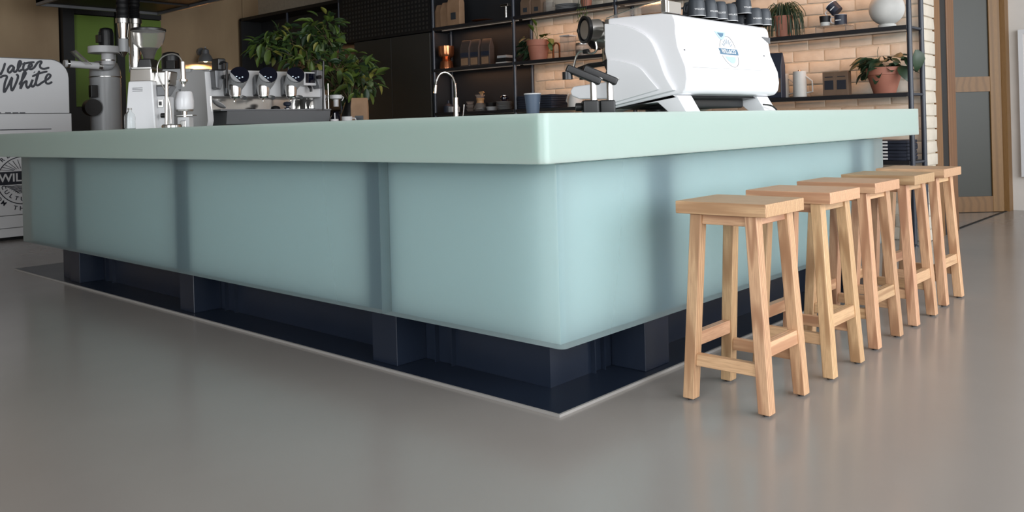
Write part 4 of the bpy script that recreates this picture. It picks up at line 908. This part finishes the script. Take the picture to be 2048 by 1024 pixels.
# tall steel faucet on the far counter
D = 8.1; g = atD(912, 231, D); g.z = ZC; fc = thing('faucet', 'tall arched chrome faucet in front of the dark shelves', 'faucet', g)
W8 = lambda px, py: atD(px, py, D)
MB().cyl(g, W8(912, 195) * 1.0, .026, .024, 20).bev(.003, 2).build('valve_body', 'chrome', fc)
pts = [g + UP * .15, W8(912, 210), W8(911, 180), W8(909, 165), W8(903, 152), W8(893, 145), W8(882, 147), W8(874, 158), W8(871, 172)]
MB().tube(smooth(pts[1:], 5), .0115, 12).build('spout', 'chrome', fc)
MB().cyl(W8(871.3, 170), W8(870, 187), .016, .018).bev(.002, 1).build('spray_head', 'chrome', fc)
MB().tube([g + UP * .03, g + UP * .035 + RT * .06, W8(927, 222), W8(928, 209)], .006).build('lever', 'chrome', fc)
MB().lathe([(.035, 0), (.035, .008), (.001, .008)], g, 24).build('flange', 'chrome', fc)
# ================================================================== LEAFY BRANCHES
def leaf_mesh(L_, W, name, mt, droop=.25, n=4):
    b = MB(); rows = []
    for i in range(n + 1):
        t = i / n; wd = W / 2 * math.sin(math.pi * min(1, t * .92 + .04)) ** .8 * (1 - .25 * t); z = -droop * L_ * t * t
        rows.append([b.bm.verts.new((-wd, t * L_, z + wd * .35)), b.bm.verts.new((0, t * L_, z)), b.bm.verts.new((wd, t * L_, z + wd * .35))])
    for a, c in zip(rows, rows[1:]):
        for j in (0, 1): b.bm.faces.new((a[j], a[j + 1], c[j + 1], c[j]))
    g_ = bmesh.ops.extrude_face_region(b.bm, geom=list(b.bm.faces))
    for v in [e for e in g_['geom'] if isinstance(e, bmesh.types.BMVert)]: v.co.z += .0008
    return b.mesh(name, mt, 80)
LV = [leaf_mesh(.115, .070, 'leaf', 'leaf'), leaf_mesh(.125, .062, 'leaf', 'leaf', .4), leaf_mesh(.090, .052, 'leaf', 'leafy', .3), leaf_mesh(.105, .065, 'leaf', 'leafdk', .3)]
def put_leaf(parent, me, pos, direc, roll=0.0, sc=1.0):
    o = bpy.data.objects.new('leaf', me); C.objects.link(o); o.parent = parent
    d = Vector(direc).normalized(); q = d.to_track_quat('Y', 'Z')
    o.rotation_mode = 'QUATERNION'; o.rotation_quaternion = (wmat(parent).to_quaternion().inverted() @ q) @ Matrix.Rotation(roll, 4, 'Y').to_quaternion()
    o.location = wmat(parent).inverted() @ Vector(pos); o.scale = (sc, sc, sc); return o
D = 7.75; g = atD(700, 232, D); g.z = ZC
pl = thing('leafy_branches', 'large bunch of green leafy branches in a dark vase behind the three group machine', 'plant', g)
MB().lathe([(.05, 0), (.075, .03), (.08, .10), (.05, .19), (.038, .22), (.046, .24), (.040, .24), (.032, .22), (.001, .21)], g).build('vase', 'plastic', pl)
random.seed(11)
EL = [(532, 95, 30, 26, 32), (560, 75, 32, 26, 30), (600, 85, 40, 32, 40), (645, 60, 34, 34, 34), (655, 100, 42, 36, 36), (610, 120, 36, 26, 24), (672, 140, 34, 36, 26), (712, 130, 34, 26, 26), (725, 160, 32, 32, 32), (690, 175, 30, 24, 16)]
tot = 0
for (ex, ey, rx, ry_, n) in EL:
    dd = random.uniform(-.22, .22); tip = atD(ex, ey, D + dd); s0 = g + UP * .23
    mid = s0.lerp(tip, .5) + UP * .10
    MB().tube(smooth([s0, mid, tip], 6), [.006] * 6 + [.004] * 7, 6).build('branch', 'stem', pl)
    for k in range(3):
        q = atD(ex + random.uniform(-rx, rx) * .8, ey + random.uniform(-ry_, ry_) * .8, D + dd + random.uniform(-.1, .1)); MB().tube([mid.lerp(tip, .6 + .15 * k), q], .0025, 5).build('twig', 'stem', pl)
    for k in range(n):
        a = random.uniform(0, 2 * math.pi); r_ = math.sqrt(random.uniform(0, 1)); c_, s_ = math.cos(a) * r_, math.sin(a) * r_
        pos = atD(ex + rx * c_, ey + ry_ * s_, D + dd + random.uniform(-.16, .16))
        dr_ = RT * (c_ + random.uniform(-.6, .6)) + UP * (-s_ * .7 + random.uniform(-.9, .35)) - FW * random.uniform(-.3, .7)
        put_leaf(pl, random.choice((LV[0], LV[0], LV[1], LV[2], LV[3], LV[0])), pos, dr_, random.uniform(-.7, .7), random.uniform(.75, 1.2)); tot += 1
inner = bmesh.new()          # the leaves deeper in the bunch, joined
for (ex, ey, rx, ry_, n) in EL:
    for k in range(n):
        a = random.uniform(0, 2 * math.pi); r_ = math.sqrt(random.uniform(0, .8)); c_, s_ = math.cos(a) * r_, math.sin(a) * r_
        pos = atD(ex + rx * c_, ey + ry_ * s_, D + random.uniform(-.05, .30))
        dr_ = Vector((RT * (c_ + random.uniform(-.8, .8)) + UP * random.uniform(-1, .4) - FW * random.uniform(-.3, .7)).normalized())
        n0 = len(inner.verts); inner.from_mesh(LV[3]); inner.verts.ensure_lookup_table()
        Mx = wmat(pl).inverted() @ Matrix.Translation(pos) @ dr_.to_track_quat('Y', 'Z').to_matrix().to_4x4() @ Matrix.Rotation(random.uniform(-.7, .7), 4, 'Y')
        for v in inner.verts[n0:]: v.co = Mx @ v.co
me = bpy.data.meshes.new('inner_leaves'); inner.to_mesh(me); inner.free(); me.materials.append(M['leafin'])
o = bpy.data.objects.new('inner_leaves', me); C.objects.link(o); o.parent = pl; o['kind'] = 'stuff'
# ================================================================== THINGS ON THE SHELVES
S1, S2, S3 = SZ[1], SZ[2], SZ[3]
ORD = ('first', 'second', 'third', 'fourth', 'fifth', 'sixth', 'seventh')
XS = 6.47
def SP(px, py, z, X=XS): p = onX(px, py, X); p.z = z + .0005; return p
# globe vase
g = SP(1774, 40, S2); t = thing('globe_vase', 'round matte white globe vase on the upper shelf by the posts', 'vase', g)
MB().lathe([(.062, 0), (.064, .004), (.060, .026), (.001, .026)], g, 40).build('foot', 'ceramic', t)
MB().lathe([(.045, .022)] + [(.122 * math.cos(math.radians(a)), .142 + .122 * math.sin(math.radians(a))) for a in range(-66, 78, 8)] + [(.030, .262), (.022, .262), (.02, .20), (.001, .18)], g, 48).build('globe', 'ceramic', t)
# acrylic riser, bowl, mugs
a, b = SP(1636, 50, S2), SP(1697, 45, S2)
yA, yB = b.y, a.y
t = thing('clear_riser', 'clear acrylic riser under the black cup and enamel mugs', 'stand', (XS, (yA + yB) / 2, S2))
MB().box(6.42, 6.58, yA, yB, S2 + .052, S2 + .057).build('top_plate', 'smoke', t)
for y in (yA, yB - .005): MB().box(6.42, 6.58, y, y + .005, S2, S2 + .052).build('side_plate', 'smoke', t)
g = SP(1650, 30, S2 + .057, 6.46); t = thing('two_tone_cup', 'handleless cup, black above and white below, on the clear riser', 'cup', g)
MB().lathe([(.026, 0), (.034, .003), (.038, .030), (.001, .030)], g).build('lower_body', 'ceramic', t)
MB().lathe([(.038, .030), (.042, .078), (.038, .078), (.034, .032)], g, cap=False).build('upper_body', 'black', t)
def enamel(label, g):
    t = thing('enamel_mug', label, 'mug', g); r_, h_ = .044, .075
    MB().lathe([(r_, 0), (r_ + .001, .004), (r_ + .001, h_), (r_ - .003, h_), (r_ - .003, .006), (.001, .005)], n=32).build('body', 'navybag', t, world=False)
    MB().lathe([(r_ + .001, h_ - .001), (r_ + .003, h_ + .002), (r_ - .001, h_ + .003), (r_ - .003, h_ - .001)], n=32, cap=False).build('rim', 'white', t, world=False)
    MB().tube(smooth([(0, r_, h_ * .85), (0, r_ + .028, h_ * .80), (0, r_ + .028, h_ * .35), (0, r_, h_ * .2)], 4), .0045).build('handle', 'white', t, world=False)
    MB().box(-r_ - .0022, -r_ - .0002, -.020, .022, .030, .037).build('lettering_band', 'white_ink', t, world=False); return t
g = SP(1681, 26, S2 + .057, 6.46); m0 = enamel('navy enamel mug with white rim, standing upright on the clear riser', g)
m1 = dup(m0, (g.x, g.y - .005, g.z + .088), None, 'navy enamel mug tipped on top of the upright mug'); m1.rotation_euler = (math.radians(-40), 0, 0)
m1.location = (g.x, g.y + .022, g.z + .100)
# pots with plants
def pot(g, r, h, label, foot=.62):
    t = thing('potted_plant', label, 'plant', g)
    MB().lathe([(r * foot, 0), (r * .95, h * .70), (r, h * .72), (r * 1.02, h), (r * .92, h), (r * .88, h * .8), (.001, h * .8)], g, 36).build('pot', 'terra', t)
    MB().lathe([(.001, h * .79), (r * .89, h * .79), (r * .89, h * .86), (.001, h * .88)], g, 24).build('soil', 'soil', t)
    return t
BLf = [leaf_mesh(.145, .115, 'leaf', 'leafdk', .45), leaf_mesh(.10, .085, 'leaf', 'leafdk', .3), leaf_mesh(.085, .07, 'leaf', 'leaf', .3)]
g = SP(1769, 170, S1); t = pot(g, .122, .19, 'trailing dark leaved plant in a terracotta pot, right end of the middle shelf')
random.seed(5)
for k in range(44):
    a = random.uniform(0, 6.283); rr = random.uniform(.02, .13); p = g + Vector((rr * math.cos(a), rr * math.sin(a), .17 + random.uniform(.0, .10)))
    put_leaf(t, BLf[k % 2], p, (math.cos(a), math.sin(a), random.uniform(-.9, .4)), random.uniform(-.6, .6), random.uniform(.75, 1.0))
st_ = smooth([g + Vector((-.02, -.09, .19)), g + Vector((-.03, -.17, .17)), g + Vector((-.03, -.22, .20)), g + Vector((-.03, -.235, .27))], 4); MB().tube(st_, .004, 6).build('stem', 'leafdk', t)
put_leaf(t, BLf[0], g + Vector((-.03, -.235, .30)), (-.1, -.25, -1), .3, 1.0); put_leaf(t, BLf[1], g + Vector((-.03, -.16, .24)), (-.3, -.6, -.7), .2, .9)
MB().tube([g + Vector((0, .04, .24)), g + Vector((0, .045, .31)), g + Vector((0, .035, .345))], .002, 5).build('shoot', 'leafdk', t)
g = SP(1077, 110, S2, 6.45); t = pot(g, .115, .20, 'plant with round leaves in a terracotta pot, beside the charcoal back board', .72)
random.seed(9)
for k in range(30):
    a = random.uniform(1.0, 3.2); rr = random.uniform(.05, .17); p = g + Vector((rr * .5 * math.cos(a), rr * math.sin(a) + .03, .03 + random.uniform(.0, .22)))
    put_leaf(t, BLf[k % 2], p, (math.cos(a) * .5, math.sin(a), random.uniform(-.5, .2)), random.uniform(-.6, .6), random.uniform(.65, .85))
for (px, py, dx, dz) in ((1066, 62, .1, .6), (1072, 52, .2, 1), (1085, 75, -.2, .2), (1098, 78, -.9, -.5), (1092, 72, -.6, .3), (1100, 85, -.5, -1)):
    q = onX(px, py, 6.44); MB().tube(smooth([g + UP * .17, (g + UP * .2).lerp(q, .6) + UP * .02, q], 4), .003, 6).build('stem', 'leaf', t); put_leaf(t, BLf[2], q, (-.3, dx, dz), .2, 1.0)
# rush-like hanging plant
g = SP(1567, 65, S2, 6.46); t = thing('rush_plant', 'drooping thin stemmed green plant in a brown pot on the upper shelf', 'plant', g)
MB().lathe([(.05, 0), (.070, .12), (.076, .17), (.068, .17), (.062, .15), (.001, .14)], g, 28).build('pot', 'terra', t)
random.seed(21); sb_ = MB()
for k in range(170):
    a = random.uniform(0, 6.283); r1 = random.uniform(.05, .19); z0 = .18; up_ = random.uniform(.03, .10); dn = random.uniform(.02, .30)
    u = Vector((math.cos(a) * .6, math.sin(a), 0)); 
    sb_.tube(smooth([g + u * .03 + UP * z0, g + u * r1 * .5 + UP * (z0 + up_), g + u * r1 * .9 + UP * (z0 + up_ * .4 - dn * .3), g + u * r1 + UP * max(.01 if abs(r1 * u.x) < .16 else -.05, z0 - dn)], 3), .0022, 4)
o = sb_.build('strands', 'leafdk', t); o['kind'] = 'stuff'
# jugs and boxes on the middle shelf, right
def jug(label, g, r, h, ang):
    t = thing('white_jug', label, 'jug', g)
    MB().lathe([(r, 0), (r, .004), (r * .97, h), (r * .90, h), (r * .90, .01), (.001, .009)], g, 32).build('body', 'ceramic', t)
    MB().lathe([(r * .96, h), (r * .96, h + .006), (.001, h + .008)], g, 32).build('lid', 'ceramic', t)
    MB().lathe([(.012, h + .006), (.012, h + .016), (.001, h + .018)], g, 16).build('lid_knob', 'copper', t)
    u = Vector((0, math.copysign(1, ang), 0))
    MB().tube([g + u * r * .9 + UP * h * .84, g + u * (r + .048) + UP * h * .62, g + u * (r + .050) + UP * h * .20, g + u * r * .9 + UP * h * .16], .0065, 8).build('handle', 'ceramic', t)
    v_ = -u; MB().loft([[g + v_ * r * .85 + UP * h + Vector((x, 0, 0)) for x in (-.016, 0, .016)], [g + v_ * (r + .018) + UP * (h + .001) + Vector((x * .2, 0, 0)) for x in (-.016, 0, .016)], [g + v_ * r * .9 + UP * h * .84 + Vector((x, 0, 0)) for x in (-.010, 0, .010)]][:2] + []).build('spout', 'ceramic', t)
    return t
jug('tall white jug with angular handle, left of the brown boxes', SP(1600, 185, S1, 6.46), .052, .195, -1)
jug('white jug partly hidden between the dark bag and the tall white jug', SP(1566, 190, S1, 6.50), .050, .185, -1)
paper_bag(SP(1552, 190, S1, 6.40), .13, .08, .36, 'navybag', 'tall dark navy bag right of the white machine', rz=-math.pi / 2, lab='kraftdk', lw=.9, lh=.3, lz=.12, name='coffee_bag')
for px, lab in ((1662, 'brown cardboard box with a dark label, left of the pair'), (1687, 'brown cardboard box with a dark label, right of the pair')):
    g = SP(px, 186, S1, 6.44); t = thing('cardboard_box', lab, 'box', g, -math.pi / 2, 'brown boxes on the middle shelf')
    MB().box(-.048, .048, -.035, .035, 0, .180).bev(.002, 1).build('box', 'kraftdk', t, world=False)
    MB().box(-.034, .034, -.0365, -.034, .045, .115).build('label_patch', 'ink', t, world=False)
    MB().box(-.030, .030, -.0365, -.034, .138, .144).build('print_line', 'ink', t, world=False)
# left bays: middle level (S2)
g = SP(893, 130, S2, 6.45); t = thing('copper_pot', 'waisted copper vessel standing on the dark shelf', 'vessel', g)
MB().lathe([(.075, 0), (.078, .01), (.066, .08), (.045, .105), (.040, .115), (.001, .116)], g, 36).build('base', 'copper', t)
MB().lathe([(.042, .112), (.075, .135), (.086, .16), (.088, .25), (.083, .25), (.080, .165), (.001, .14)], g, 36).build('bowl', 'copper', t)
for k, (px, lab) in enumerate(((934, 'dark coffee bag with pale label, leftmost of the three together'), (953, 'dark coffee bag with pale label, middle of the three together'), (975, 'dark coffee bag with pale label, right of the three together, brown side showing'))):
    g = SP(px, 122, S2, 6.43 + .02 * k); t = paper_bag(g, .135, .075, .285, 'bagdk', lab, rz=-math.pi / 2, lab='kraft', lw=.75, lh=.26, lz=.06, group='dark coffee bags on the shelf', name='coffee_bag')
    MB().box(-.060, .060, -.0392, -.037, .105, .150).build('dark_band', 'navybag', t, world=False)
g = SP(1011, 121, S2, 6.45)
MB().box(6.38, 6.54, g.y - .075, g.y + .075, S2, S2 + .016).bev(.004, 2).top('white_book', 'ceramic', 'flat pale book at the bottom of the small stack by the post', 'book', loc=(6.46, g.y, S2))
MB().box(6.38, 6.54, g.y - .07, g.y + .07, S2 + .017, S2 + .055).bev(.004, 2).top('dark_box', 'black', 'flat black box between pale book and pale tray', 'box', loc=(6.46, g.y, S2 + .017))
MB().box(6.39, 6.53, g.y - .065, g.y + .065, S2 + .056, S2 + .085).bev(.006, 2).top('pale_tray', 'ltgrey', 'pale grey tray on top of the small stack by the post', 'tray', loc=(6.46, g.y, S2 + .056))
g = SP(1112, 115, S2, 6.44); t = thing('oval_frame', 'small arched dark brown ornament beside the clear jar', 'ornament', g, -math.pi / 2)
ar = [(-.046, 0)] + [(-.046 * math.cos(math.radians(a)), .115 + .046 * math.sin(math.radians(a))) for a in range(0, 181, 15)] + [(.046, 0)]
ai = [(x * .74, max(.010, (z_ - .07) * .86 + .07)) for x, z_ in ar]
MB().loft([[(x, 0, z_) for x, z_ in ar], [(x, .02, z_) for x, z_ in ar], [(x, .02, z_) for x, z_ in ai], [(x, 0, z_) for x, z_ in ai]], closed=True).build('frame', 'copper', t, world=False)
MB().prism(ai, 'y', .012, .016).build('inset', 'kraftdk', t, world=False) if False else MB().loft([[(x, .012, z_) for x, z_ in ai], [(x, .016, z_) for x, z_ in ai]]).build('inset', 'smoke', t, world=False)
g = SP(1137, 110, S2, 6.46)
def clear_box(n, g, wd, h, label, lid=True):
    t = thing(n, label, 'jar', g)
    w2 = wd / 2; th_ = .003
    MB().box(g.x - w2, g.x + w2, g.y - w2, g.y - w2 + th_, g.z, g.z + h).box(g.x - w2, g.x + w2, g.y + w2 - th_, g.y + w2, g.z, g.z + h).box(g.x - w2, g.x - w2 + th_, g.y - w2 + th_, g.y + w2 - th_, g.z, g.z + h).box(g.x + w2 - th_, g.x + w2, g.y - w2 + th_, g.y + w2 - th_, g.z, g.z + h).build('walls', 'smoke', t)
    MB().box(g.x - w2, g.x + w2, g.y - w2, g.y + w2, g.z, g.z + .004).build('bottom', 'smoke', t)
    if lid: MB().box(g.x - w2 - .004, g.x + w2 + .004, g.y - w2 - .004, g.y + w2 + .004, g.z + h, g.z + h + .010).build('lid', 'ltgrey', t)
    return t
clear_box('clear_jar', g, .11, .205, 'tall square clear jar with a pale lid')
g = SP(1166, 108, S2, 6.46); t = thing('glass_canister', 'low wide glass canister with a metal lid, behind the steam wand', 'jar', g)
MB().lathe([(.07, 0), (.074, .01), (.074, .10), (.066, .115), (.062, .113), (.070, .10), (.070, .012), (.001, .006)], g, 28, cap=False).build('glass', 'smoke', t)
MB().lathe([(.072, .112), (.072, .126), (.001, .130)], g, 28).build('lid', 'steel', t)
MB().lathe([(.001, .008), (.068, .010), (.068, .06), (.001, .062)], g, 24).build('contents', 'kraftdk', t)
# left bays: lower level (S1)
g = SP(897, 222, S1, 6.42); t = thing('dark_bottle', 'small dark bottle at the left end of the lower shelf', 'bottle', g)
MB().lathe([(.055, 0), (.055, .07), (.03, .09), (.012, .10), (.012, .13), (.001, .131)], g).build('body', 'navybag', t)
MB().box(g.x - .06, g.x + .06, g.y - .12, g.y - .06, S1, S1 + .06).bev(.004, 1).top('white_sugar_box', 'ltgrey', 'small pale box beside the dark bottle on the lower shelf', 'box', loc=(g.x, g.y - .09, S1))
for k in range(3):
    g = SP(941, 222, S1 + .036 * k, 6.42)
    MB().lathe([(.030, 0), (.046, .032), (.048, .034), (.043, .033), (.028, .004), (.001, .003)], g, 24).top('glass_bowl', 'smoke', ('bottom', 'middle', 'top')[k] + ' one of three small glass bowls stacked on the lower shelf', 'bowl', 'small stacked bowls', loc=g)
g = SP(961, 222, S1, 6.40); t = thing('pour_over_carafe', 'glass pour over carafe with a wooden collar, on the lower shelf', 'carafe', g)
MB().lathe([(.062, 0), (.068, .02), (.060, .06), (.022, .105), (.022, .115), (.055, .165), (.058, .17), (.053, .167), (.019, .113), (.057, .058), (.063, .02), (.001, .005)], g, 28, cap=False).build('glass', 'smoke', t)
MB().lathe([(.030, .085), (.040, .082), (.036, .105), (.046, .132), (.040, .135), (.026, .108)], g, 24, cap=False).build('wooden_collar', 'woodlt', t)
MB().lathe([(.001, .01), (.058, .015), (.060, .03), (.001, .034)], g, 24).build('coffee', 'soil', t)
MB().prism([(g.y - .03, S1 + .15), (g.y + .01, S1 + .20), (g.y - .045, S1 + .205), (g.y - .06, S1 + .19), (g.y - .04, S1 + .185)], 'x', g.x - .01, g.x + .01).top('paper_filter', 'woodlt', 'folded tan paper filter standing in the carafe', 'filter', loc=(g.x, g.y, S1 + .15))
for k in range(2):
    g = SP(984 - 2 * k, 222, S1 + (.0 if k == 0 else .045), 6.43)
    MB().lathe([(.050, 0), (.062, .04), (.058, .041), (.046, .006), (.001, .004)], g, 28).top('small_bowl', ('ltgrey', 'black')[k], ('pale grey bowl under a black bowl', 'black bowl stacked on a pale grey bowl')[k] + ' right of the carafe', 'bowl', loc=g)
for k in range(7):
    g = SP(1009, 222, S1 + .0125 * k, 6.42)
    MB().lathe([(.045, 0), (.085, .009), (.086, .011), (.044, .003), (.001, .003)], g, 32).top('saucer', 'ltgrey', ORD[k] + ' grey saucer from the bottom in the stack left of the post', 'saucer', 'stacked grey saucers', loc=g)
g = SP(1009, 222, S1 + .09, 6.42); t = thing('glass_teapot', 'small dark glass pot on top of the grey saucers', 'pot', g)
MB().lathe([(.030, 0), (.045, .02), (.045, .04), (.030, .055), (.001, .055)], g).build('body', 'screen', t); MB().lathe([(.032, .055), (.032, .060), (.001, .062)], g).build('lid', 'steel', t)
random.seed(4)
def folded(g, wx, wy, h, mt, label, group, white=False, name='folded_apron'):
    b = MB().box(-wx / 2, wx / 2, -wy / 2, wy / 2, 0, h)
    bmesh.ops.subdivide_edges(b.bm, edges=[e for e in b.bm.edges if e.calc_length() > .08], cuts=3, use_grid_fill=True)
    for v in b.bm.verts: v.co += Vector((random.uniform(-.004, .004), random.uniform(-.005, .005), random.uniform(-.0015, .0015)))
    b.bev(.004, 1, 50); o = bpy.data.objects.new(name, b.mesh(name, mt, 60)); C.objects.link(o); o.location = g; tag(o, label, 'cloth' if not white else 'shirt', group)
    if white:
        for k in range(3): MB().box(-wx / 2 - .004, -wx / 2 + .01, wy / 2 - .135 + .04 * k, wy / 2 - .10 + .04 * k, h * .25, h * .8).build('print', 'white_ink', o, world=False)
    return o
for k, yy in enumerate((5.62, 5.38)):
    for j in range(6):
        folded(Vector((6.47, yy - .0, S1 + .001 + .022 * j)), .25, .22 if k else .20, .021, 'navycloth', ORD[j] + ' folded navy cloth from the bottom, ' + ('left' if k == 0 else 'right') + ' pile behind the paper cup', ('left' if k == 0 else 'right') + ' pile of folded navy cloths')
for j in range(6):
    folded(Vector((6.47, 2.16, SZ[0] + .001 + .024 * j)), .25, .26, .023, 'navycloth', ORD[j] + ' folded navy shirt from the bottom, white prints showing, lowest shelf', 'folded navy shirts', True, 'folded_shirt')
for j in range(5):
    folded(Vector((6.50, 2.40, SZ[0] + .001 + .024 * j)), .22, .17, .023, 'navycloth', ORD[j] + ' folded navy cloth from the bottom, behind the printed shirts on the lowest shelf', 'folded navy cloths behind the shirts', False, 'folded_cloth')
g = SP(1141, 215, S1, 6.42); t = thing('white_kettle', 'white kettle with a slanting spout, behind the drip tray of the white machine', 'kettle', g)
MB().lathe([(.075, 0), (.072, .06), (.055, .12), (.045, .125), (.001, .13)], (g.x, g.y - .06, g.z)).build('body', 'ceramic', t)
MB().tube([(g.x, g.y + .01, g.z + .03), (g.x, g.y + .045, g.z + .06), (g.x, g.y + .02, g.z + .13)], [.012, .009, .007]).build('spout', 'ceramic', t)
# top level (S3)
def stand_bag(px, w_, h_, mt, lab, dark=False, X=6.45):
    return paper_bag(SP(px, 40, S3, X), w_, .08, h_, mt, lab, rz=-math.pi / 2, lab='cupdark' if dark else None, lw=.4, lh=.22, lz=.18)
stand_bag(880, .10, .26, 'kraft', 'narrow brown paper bag, leftmost on the top shelf')
stand_bag(893, .11, .27, 'kraft', 'narrow brown paper bag, second on the top shelf', X=6.42)
stand_bag(912, .19, .34, 'kraft', 'wide brown paper bag with a dark label on the top shelf', True, 6.40)
g = SP(968, 32, S3); MB().lathe([(.07, 0), (.13, .02), (.135, .024), (.06, .008), (.001, .006)], g, 32).top('wooden_bowl', 'copper', 'shallow reddish brown wooden bowl on the top shelf', 'bowl', loc=g)
g = SP(1012, 25, S3); t = thing('coffee_press', 'black and chrome hand press on the top shelf by the post', 'press', g)
MB().cyl(g, g + UP * .14, .014).build('column', 'chrome', t); MB().box(g.x - .03, g.x + .03, g.y - .05, g.y + .05, S3 + .13, S3 + .16).bev(.006, 2).build('head', 'chrome', t); MB().lathe([(.045, 0), (.045, .01), (.001, .012)], g).build('base', 'plastic', t)
stand_bag(1056, .13, .20, 'kraftdk', 'brown bag with a dark label right of the post, left one of two', True)
stand_bag(1078, .13, .19, 'kraftdk', 'brown bag with a dark label right of the post, right one of two', True, 6.46)
for k in range(4):
    g = SP(1135, 5, S3 + .014 * k, 6.45); MB().lathe([(.07, 0), (.12, .011), (.121, .013), (.068, .004), (.001, .004)], g, 36).top('plate', 'ltgrey', ORD[k] + ' pale plate from the bottom on the top shelf above the clear jar', 'plate', 'stacked pale plates', loc=g)
g = SP(1098, 10, S3, 6.5); MB().lathe([(.055, 0), (.06, .005), (.06, .10), (.052, .12), (.05, .12), (.055, .1), (.055, .006), (.001, .005)], g, 24, cap=False).top('glass_jar', 'smoke', 'empty glass jar between the brown bags and the plates', 'jar', loc=g)
g = onX(1172, -12, 6.40); g.z = S3 + .0; t = thing('trailing_plant', 'thin trailing stems hanging from the top shelf above the glass canister', 'plant', g)
MB().lathe([(.045, 0), (.06, .09), (.054, .09), (.001, .08)], g).build('pot', 'terra', t)
for k in range(5):
    dy = -.05 + .022 * k; L_ = .10 + .05 * (k % 3)
    MB().tube(smooth([g + Vector((0, dy * .5, .09)), g + Vector((-.06, dy, .07)), g + Vector((-.075, dy * 1.1, -.03)), g + Vector((-.075, dy * 1.2, -L_ * .6)), g + Vector((-.072, dy, -L_))], 4), .0022, 5).build('strand', 'leafdk', t)
    for j in range(3): put_leaf(t, BLf[2], g + Vector((-.075, dy, -.02 - j * L_ * .35)), (-.2, (-1) ** j, -.6), 0, .32)
# small things seen in the far shelving bay
for y, z_, m_, lb_ in ((8.95, 1.62, 'smoke', 'clear glass on the dark shelf behind the branches'), (9.15, 1.62, 'ltgrey', 'grey cup on the dark shelf behind the branches')):
    MB().lathe([(.03, 0), (.04, .10), (.036, .10), (.028, .004), (.001, .003)], (6.45, y, z_)).top('drinking_glass' if m_ == 'smoke' else 'grey_cup', m_, lb_, 'glass' if m_ == 'smoke' else 'cup', loc=(6.45, y, z_))
for k, px in enumerate((493, 507, 520)):
    g = onX(px, 140, 6.45); g.z = 1.2; MB().lathe([(.05, 0), (.055, .004), (.055, .20), (.05, .21), (.001, .21)], g).top('dark_jar', 'cupdark', ('leftmost', 'middle', 'rightmost')[k] + ' dark jar of three on the shelf behind the three group machine', 'jar', 'dark jars on the far shelf', loc=g)
